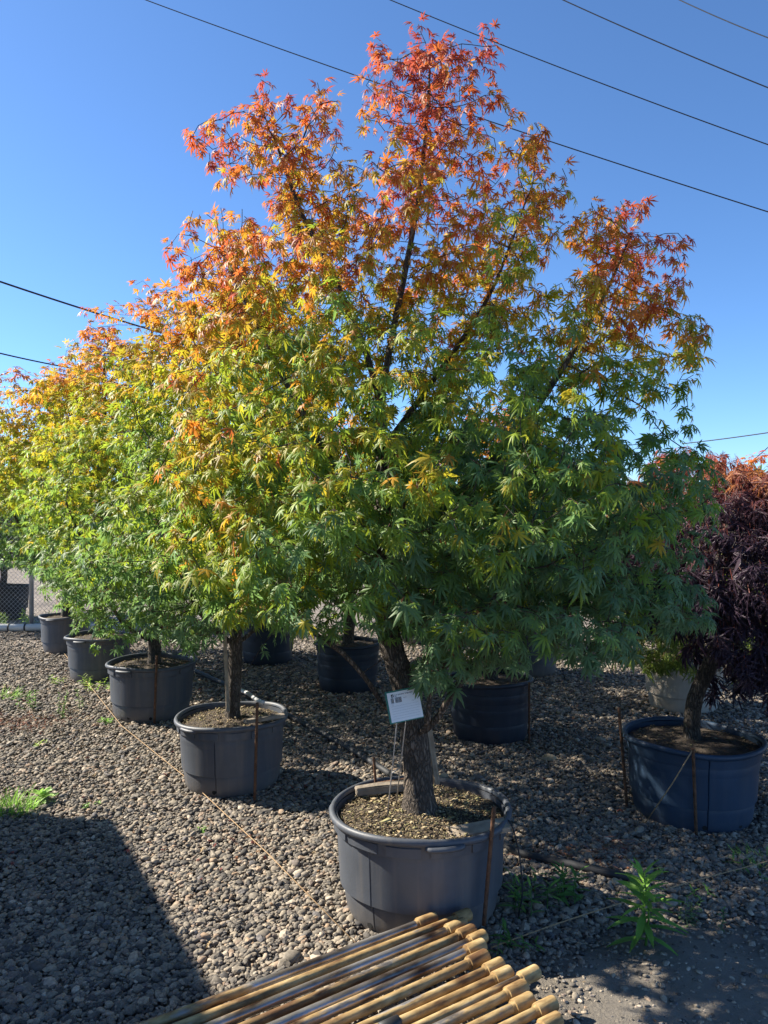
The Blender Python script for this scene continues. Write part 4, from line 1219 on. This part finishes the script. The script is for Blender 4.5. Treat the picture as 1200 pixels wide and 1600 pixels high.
rock(G(960, 1378, 0.012), (0.02, 0.018, 0.016), 8, 'small tan rock near the tall weed')

# ------------------------------------------------------------------ weeds
def blade_leaf(n=4, w=0.16, droop=0.35):
    V, F = [], []
    for i in range(n + 1):
        s = i / n
        ww = w * math.sin(math.pi * min(1, s * 0.9 + 0.08)) ** 0.8 * (1 if s < 0.99 else 0.05)
        z = -droop * s * s
        V += [(s, -ww / 2, z + 0.02 * w), (s, 0, z - 0.12 * w), (s, ww / 2, z + 0.02 * w)]
    for i in range(n):
        for j in (0, 1):
            p = i * 3 + j; F += [(p, p + 3, p + 4), (p, p + 4, p + 1)]
    return np.array(V), np.array(F)
BL = blade_leaf(4, 0.2, 0.35)
BLW = blade_leaf(3, 0.45, 0.25)
BLG = blade_leaf(4, 0.045, 0.45)
def weed(loc, h, n_leaf, leaf_len, label, col, col2, seed, templ=BL, stems=1, spread=0.03, top_heavy=0.5, group=None, name='weed_plant'):
    q = np.random.RandomState(seed)
    root = empty(name, tuple(loc)); tag(root, label, 'weed', group)
    Vs, Fs, Cs, o = [], [], [], 0
    for s in range(stems):
        base = np.array([q.normal(0, spread), q.normal(0, spread), -0.01])
        lean = np.array([q.normal(0, 0.15), q.normal(0, 0.15), 1.0]); hh = h * (q.uniform(0.6, 1.0) if stems > 1 else 1)
        top = base + lean / np.linalg.norm(lean) * hh
        path = smooth_path([base, (base + top) / 2 + q.normal(0, 0.01, 3), top], 8)
        obj('stem', mesh_np('stem', *(lambda a: (a[0], [a[1], a[2]]))(tube_arrays(path, np.linspace(0.0035, 0.0015, 8) * max(0.6, h / 0.2), 5)), colors=np.array(col) * 0.9), M['weed'], root)
        k = max(3, n_leaf // stems)
        for i in range(k):
            t = (i + 0.5) / k
            t = t ** top_heavy
            p = base + (top - base) * t
            an = i * 2.4 + q.rand()
            el = 0.1 + 0.9 * t ** 3 + q.normal(0, 0.15)
            d = np.array([math.cos(an) * math.cos(el), math.sin(an) * math.cos(el), math.sin(el)])
            Rm = leaf_frames(d[None], np.array([[0, 0, 1.0]]) + q.normal(0, 0.2, (1, 3)))[0]
            L_ = leaf_len * (1.0 - 0.45 * t ** 4) * q.uniform(0.75, 1.15)
            Vs.append(templ[0] @ Rm.T * L_ + p); Fs.append(templ[1] + o); o += len(templ[0])
            m_ = min(1, max(0, t ** 3 * 0.9 + q.normal(0, 0.15)))
            Cs.append(np.repeat(((np.array(col) * (1 - m_) + np.array(col2) * m_) * q.uniform(0.8, 1.2))[None], len(templ[0]), 0))
    tag(obj('leaves', mesh_np('weed_leaves', np.vstack(Vs), np.vstack(Fs), True, np.vstack(Cs)), M['weed'], root), kind='stuff')
gD, gM, gL, gY = (0.07, 0.16, 0.04), (0.11, 0.23, 0.045), (0.2, 0.34, 0.06), (0.33, 0.4, 0.07)
weed(G(985, 1476), 0.31, 46, 0.13, 'tall weed with whorls of narrow drooping leaves by the brown twine', gM, gL, 1, top_heavy=0.55)  # paler tip leaves carry a spot of sun in their colour
weed(G(897, 1412), 0.17, 40, 0.085, 'leafy weed clump between the tall weed and the signed pot', gD, gM, 2, stems=4, spread=0.03)
weed(G(822, 1428), 0.15, 50, 0.07, 'tangle of weeds against the side of the signed pot', gD, gL, 3, stems=7, spread=0.05)
weed(G(795, 1490), 0.09, 30, 0.06, 'low dark weeds beside the signed pot by the pipe collars', gD, gM, 4, stems=6, spread=0.05)
weed(G(1070, 1440), 0.14, 70, 0.022, 'wispy small leaved weed at the edge of the dirt', (0.1, 0.15, 0.07), gM, 5, templ=BLW, stems=5, spread=0.04, top_heavy=0.8)
weed(G(1165, 1362), 0.06, 50, 0.05, 'low spreading weed on gravel under the blue pot', gD, gM, 6, stems=9, spread=0.09, top_heavy=0.9)
weed(G(1092, 1400), 0.06, 16, 0.04, 'tiny seedling weed by the brown twine', gM, gL, 7, stems=2, spread=0.02)
weed(G(120, 1112), 0.22, 60, 0.03, 'straggly pale weed on the sunlit gravel', (0.14, 0.2, 0.07), gL, 8, templ=BLW, stems=6, spread=0.10, top_heavy=0.9)
weed(G(48, 1105), 0.2, 44, 0.05, 'upright bright weed on the sunlit gravel before the fence', gM, gL, 9, stems=4, spread=0.05)
weed(G(86, 1068), 0.08, 30, 0.05, 'bright little weed near the foot of the narrow pot', gL, gY, 10, stems=5, spread=0.05)
weed(G(137, 1072), 0.10, 40, 0.06, 'bright weeds at the foot of the grey pot with no hose', gL, gY, 11, stems=6, spread=0.07)
weed(G(168, 1076), 0.06, 50, 0.06, 'yellow green weed mat between two grey pots', gL, gY, 12, stems=8, spread=0.09)
weed(G(322, 1302), 0.04, 16, 0.03, 'small green sprig on gravel below the drip hose pot', gM, gL, 13, templ=BLW, stems=3, spread=0.02)
weed(G(140, 1258), 0.035, 16, 0.035, 'small green sprig beside the grass tuft', gM, gL, 14, templ=BLW, stems=3, spread=0.03)
weed(G(60, 1168), 0.04, 20, 0.035, 'small yellow sprig by the dry brown litter', gL, gY, 15, templ=BLW, stems=4, spread=0.04)
weed(G(72, 1250), 0.09, 22, 0.09, 'broad leaved pale weed next to the grass tuft', (0.2, 0.28, 0.12), gL, 16, templ=BLW, stems=2, spread=0.03)
weed(G(170, 1128), 0.06, 22, 0.04, 'small green weed beside the tan twine', gM, gL, 17, templ=BLW, stems=3, spread=0.05)
for i, (px, py) in enumerate(((8, 980), (52, 975), (68, 978), (25, 978))):
    weed(G(px, py), 0.22, 40, 0.09, ['yellow green weeds under the black pot behind the fence', 'yellow green weed at the fence post', 'yellow green weed between fence post and narrow pot', 'yellow green weeds on the white pipe between black pot and fence post'][i], gL, gY, 30 + i, stems=5, spread=0.14, group='weeds along the fence')

def grass(loc, h, n, label, seed, r=0.1):
    q = np.random.RandomState(seed)
    Vs, Fs, Cs, o = [], [], [], 0
    for i in range(n):
        an, rr_ = q.rand() * 6.283, r * math.sqrt(q.rand())
        p = np.array([rr_ * math.cos(an), rr_ * math.sin(an) * 0.7, -0.008])
        el = q.uniform(0.6, 1.45); az = an + q.normal(0, 0.6)
        d = np.array([math.cos(az) * math.cos(el), math.sin(az) * math.cos(el), math.sin(el)])
        Rm = leaf_frames(d[None], np.array([[0, 0, 1.0]]) + q.normal(0, 0.4, (1, 3)))[0]
        Vs.append(BLG[0] @ Rm.T * h * q.uniform(0.5, 1.2) + p); Fs.append(BLG[1] + o); o += len(BLG[0])
        Cs.append(np.repeat((np.array(gL) * q.uniform(0.7, 1.3))[None], len(BLG[0]), 0))
    tag(obj('grass_tuft', mesh_np('grass_tuft', np.vstack(Vs), np.vstack(Fs), True, np.vstack(Cs)), M['weed'], None, tuple(loc)), label, 'grass')
grass(G(18, 1268), 0.11, 220, 'bright green grass tuft on the sunlit gravel', 1, 0.11)
grass(G(690, 1402 + 60), 0.06, 20, 'few grass blades beneath the signed pot', 2, 0.04)
grass(G(1185, 1345), 0.07, 60, 'dim grass tuft on gravel near the blue pot', 3, 0.1)
grass(G(10, 1090), 0.12, 60, 'thin sunlit grass tuft before the fence', 4, 0.09)

# fallen leaves and dry litter
def litter():
    q = np.random.RandomState(9)
    n = 420
    x = q.uniform(-3.2, 2.6, n); y = q.uniform(2.3, 8, n)
    spots = [(G(20, 1130), 0.22, 90), (G(60, 1125), 0.25, 60), (G(880, 1345), 0.16, 70), (G(960, 1340), 0.1, 40), (G(700, 1290), 0.3, 30), (G(390, 1320), 0.2, 40), (G(450, 1240), 0.3, 30)]
    for c, s, k in spots:
        x = np.concatenate([x, c[0] + q.normal(0, s, k)]); y = np.concatenate([y, c[1] + q.normal(0, s * 0.6, k)])
    n = len(x)
    TV, TF, nb = TEMPL['maple_far'][3]
    a = q.rand(n) * 6.283
    ax = np.stack([np.cos(a), np.sin(a), q.normal(0, 0.25, n)], -1); nm = np.stack([q.normal(0, 0.35, n), q.normal(0, 0.35, n), np.ones(n)], -1)
    Rm = leaf_frames(ax, nm); sc = q.uniform(0.014, 0.034, n)
    v = np.einsum('nij,lj->nli', Rm, TV) * sc[:, None, None] + np.stack([x, y, q.uniform(0.012, 0.024, n)], -1)[:, None]
    F = (np.arange(n)[:, None, None] * len(TV) + TF[None]).reshape(-1, 3)
    pal = np.array([(0.26, 0.11, 0.05), (0.30, 0.16, 0.07), (0.22, 0.05, 0.04), (0.34, 0.24, 0.12), (0.17, 0.09, 0.05)])
    c = np.repeat((pal[q.randint(0, 5, n)] * q.uniform(0.7, 1.2, (n, 1)))[:, None], len(TV), 1)
    tag(obj('leaf_litter', mesh_np('leaf_litter', v.reshape(-1, 3), F, True, c.reshape(-1, 3)), M['chips']), 'dry brown and red fallen leaf litter on the gravel', 'litter', kind='stuff')
litter()

def dry_needles(px, py, r, n, seed, label):
    q = np.random.RandomState(seed)
    c = G(px, py, 0.012)
    Vs, Fs, Cs, o = [], [], [], 0
    for i in range(n):
        p = np.array([q.normal(0, r), q.normal(0, r * 0.6), q.uniform(0, 0.02)])
        a = q.rand() * 6.283; el = q.uniform(-0.05, 0.45)
        d = np.array([math.cos(a) * math.cos(el), math.sin(a) * math.cos(el), math.sin(el)])
        Rm = leaf_frames(d[None], np.array([[0, 0, 1.0]]) + q.normal(0, 0.4, (1, 3)))[0]
        Vs.append(BLG[0] @ Rm.T * q.uniform(0.03, 0.075) + p); Fs.append(BLG[1] + o); o += len(BLG[0])
        Cs.append(np.repeat((np.array((0.25, 0.10, 0.055)) * q.uniform(0.6, 1.4))[None], len(BLG[0]), 0))
    tag(obj('dry_needles', mesh_np('dry_needles', np.vstack(Vs), np.vstack(Fs), True, np.vstack(Cs)), M['chips'], None, tuple(c)), label, 'litter', kind='stuff')
dry_needles(28, 1130, 0.20, 260, 1, 'patch of reddish dry needles on the sunlit gravel')
dry_needles(905, 1338, 0.11, 150, 2, 'patch of reddish dry needles by the black hose')
dry_needles(965, 1325, 0.06, 80, 3, 'small patch of reddish dry needles behind the tall weed')

# ------------------------------------------------------------------ chain link fence at the back left
def fence():
    y = 10.4; x0, x1, h = -9.6, -2.4, 1.75
    root = empty('chain_link_fence', (x0, y, 0)); tag(root, 'galvanised chain link fence with a white pipe along its foot', 'fence')
    d = 0.06
    Vs, Qs, o = [], [], 0
    W = x1 - x0
    for sgn in (1, -1):
        k0, k1 = (int(-h / d) - 1, int(W / d) + 1) if sgn > 0 else (0, int((W + h) / d) + 1)
        for k in range(k0, k1):
            a = k * d
            if sgn > 0: t0, t1 = max(0, -a), min(h, W - a); p, r = (a + t0, t0), (a + t1, t1)
            else: t0, t1 = max(0, a - W), min(h, a); p, r = (a - t0, t0), (a - t1, t1)
            if t1 - t0 < 0.02: continue
            V, Q, T = tube_arrays([(p[0], 0.0022 * sgn, p[1] + 0.06), (r[0], 0.0022 * sgn, r[1] + 0.06)], 0.0019, 3, False)
            Vs.append(V); Qs.append(Q + o); o += len(V)
    tag(obj('wire_mesh', mesh_np('wire_mesh', np.vstack(Vs), np.vstack(Qs), False), M['galv'], root), kind='stuff')
    for x in (-4.78, -7.4, -2.42):
        tube('post', [(x - x0, 0.03, -0.05), (x - x0, 0.03, h + 0.12)], 0.03, M['galv'], root, 12)
    tube('top_rail', [(0, 0.03, h + 0.07), (W, 0.03, h + 0.07)], 0.02, M['galv'], root, 10)
    tube('foot_pipe', [(0, -0.09, 0.055), (W * 0.5, -0.09, 0.05), (W, -0.09, 0.055)], 0.05, M['white_pipe'], root, 14)
    for x in (-5.02, -4.8, -4.5):
        tube('pipe_clip', [(x - x0 - 0.01, -0.09, 0.053), (x - x0 + 0.01, -0.09, 0.053)], 0.055, M['hose'], root, 14)
fence()
T_['f1'] = (-5.75, 11.6)
make_pot('plant_pot', T_['f1'], 'black pot with a dark shrub behind the chain link fence', M['hose'], r0=0.30, r1=0.36, H=0.5, chips=150, seed=14)
row_tree('f1', 'dark leafy shrub in the black pot behind the fence', 3.0, 1.4, 2600, 31, 'maple_far', (2.2, 5.0), 0.09, 0, autumn=-0.15, bottom=0.8, z0=0.42, name='potted_shrub')

def treeline():
    q = np.random.RandomState(77)
    n = 6000
    x = q.uniform(-22, 26, n)
    hgt = 2.6 + 0.9 * np.array([fbm(a, 0, 1.0, 0.35) for a in x])
    y = 27 + 3.0 * np.array([fbm(a, 5, 1.0, 0.15) for a in x]) + q.uniform(-1.6, 1.6, n)
    z = hgt * q.rand(n) ** 0.8
    p = np.stack([x, y, z], -1)
    TV, TF, nb = TEMPL['maple_far'][1]
    ax = q.normal(0, 1, (n, 3)); ax[:, 2] -= 0.6
    Rm = leaf_frames(ax, q.normal(0, 1, (n, 3)) + np.array([0, -0.4, 0.8])); sc = q.uniform(0.22, 0.42, n)
    v = np.einsum('nij,lj->nli', Rm, TV) * sc[:, None, None] + p[:, None]
    F = (np.arange(n)[:, None, None] * len(TV) + TF[None]).reshape(-1, 3)
    c = palette(np.clip(0.1 + 0.25 * noise3(p, 0.4, 1.0) + q.normal(0, 0.06, n), 0, 1)) * q.uniform(0.5, 0.9, (n, 1))
    c = np.repeat(c[:, None], len(TV), 1)
    tag(obj('treeline', mesh_np('treeline', v.reshape(-1, 3), F, True, c.reshape(-1, 3)), M['leaf']), 'dark green hedge of trees far beyond the yard', 'hedge', kind='stuff')
treeline()

# ------------------------------------------------------------------ overhead cables
def cable(p0, p1, Z0, Z1, r, sag, label, ext=0.35, n_=40):
    a, b_ = P(p0[0], p0[1], Z0), P(p1[0], p1[1], Z1)
    d = b_ - a
    a, b_ = a - d * ext, b_ + d * ext
    t = np.linspace(0, 1, n_)
    path = a[None] + (b_ - a)[None] * t[:, None]
    lo, hi = ext / (1 + 2 * ext), (1 + ext) / (1 + 2 * ext)
    path[:, 2] += sag * (t - lo) * (t - hi)      # hangs between its photo points
    c = path[n_ // 2].copy()
    o_ = tube('power_line', path - c, r, M['wire'], None, 6, loc=tuple(c))
    tag(o_, label, 'cable')
cable((228, 0), (1200, 331), 14, 11, 0.0085, 0.8, 'overhead cable passing behind the red top of the tallest maple')
cable((610, 0), (1200, 226), 14, 12, 0.0085, 0.5, 'overhead cable grazing the topmost tip of the tallest maple')
cable((880, 0), (1200, 137), 14, 12.5, 0.0095, 0.3, 'overhead cable clear of the trees below the shortest corner cable')
cable((1062, 0), (1200, 59), 14, 13, 0.009, 0.2, 'overhead cable cutting the sky corner, shortest of the sloping four')
cable((0, 440), (195, 503), 14, 16, 0.018, 0.2, 'thick overhead cable dipping behind the orange tree tops', ext=0.6)
cable((0, 552), (105, 574), 16, 18, 0.016, 0.2, 'overhead cable low over the maples by the fence', ext=0.6)
cable((1120, 687), (1200, 676), 22, 20, 0.016, 0.1, 'low cable rising above the purple weeping maple', ext=0.8)
cable((1178, 718), (1200, 699), 22, 20, 0.012, 0.05, 'steep thin cable above the purple weeping maple', ext=0.8)

# ------------------------------------------------------------------ shed added unseen beyond the left edge, standing in for the square shadow's caster
def shed():
    hgt = 2.45
    corner_sh = G(183, 1284)
    sh = np.array([-sun_vec.x, -sun_vec.y]) / math.hypot(sun_vec.x, sun_vec.y) * hgt / math.tan(R(SUN_EL))
    c = corner_sh[:2] - sh
    e1 = G(345, 1560)[:2] - corner_sh[:2]; e1 /= np.linalg.norm(e1)
    e2 = np.array([e1[1], -e1[0]])            # towards the far left
    if e2[0] > 0: e2 = -e2
    L1, L2 = 5.2, 2.6
    ctr = c + e1 * L1 / 2 + e2 * L2 / 2
    root = empty('shadow_shed', (ctr[0], ctr[1], 0)); root.rotation_euler = (0, 0, math.atan2(e1[1], e1[0]))
    tag(root, 'unseen grey flat roofed shed standing in for what casts the square shadow', 'shed')
    w = 0.05
    for nm, sx, sy, lx, ly in (('wall', L1 - 0.1, w, 0, L2 / 2 - 0.05), ('wall', L1 - 0.1, w, 0, -L2 / 2 + 0.05), ('wall', w, L2 - 0.26, L1 / 2 - 0.08, 0), ('wall', w, L2 - 0.26, -L1 / 2 + 0.08, 0)):
        obj(nm, box_mesh(nm, (sx, sy, hgt - 0.08 + 0.05), 0.004), M['shed'], root, (lx, ly, (hgt - 0.08 - 0.05) / 2))
    obj('roof', box_mesh('roof', (L1, L2, 0.08), 0.004), M['shed_roof'], root, (0, 0, hgt - 0.04))
    s = 1 if (Matrix.Rotation(root.rotation_euler.z, 3, 'Z') @ Vector((0, 1, 0))).x > 0 else -1
    d = obj('door', box_mesh('door', (0.95, 0.04, 2.0), 0.004), M['shed_roof'], root, (0.4, s * (L2 / 2 - 0.01), 1.02))
    obj('handle', box_mesh('handle', (0.03, 0.05, 0.12), 0.004), M['galv'], d, (0.38, s * 0.035, 0.0))
shed()
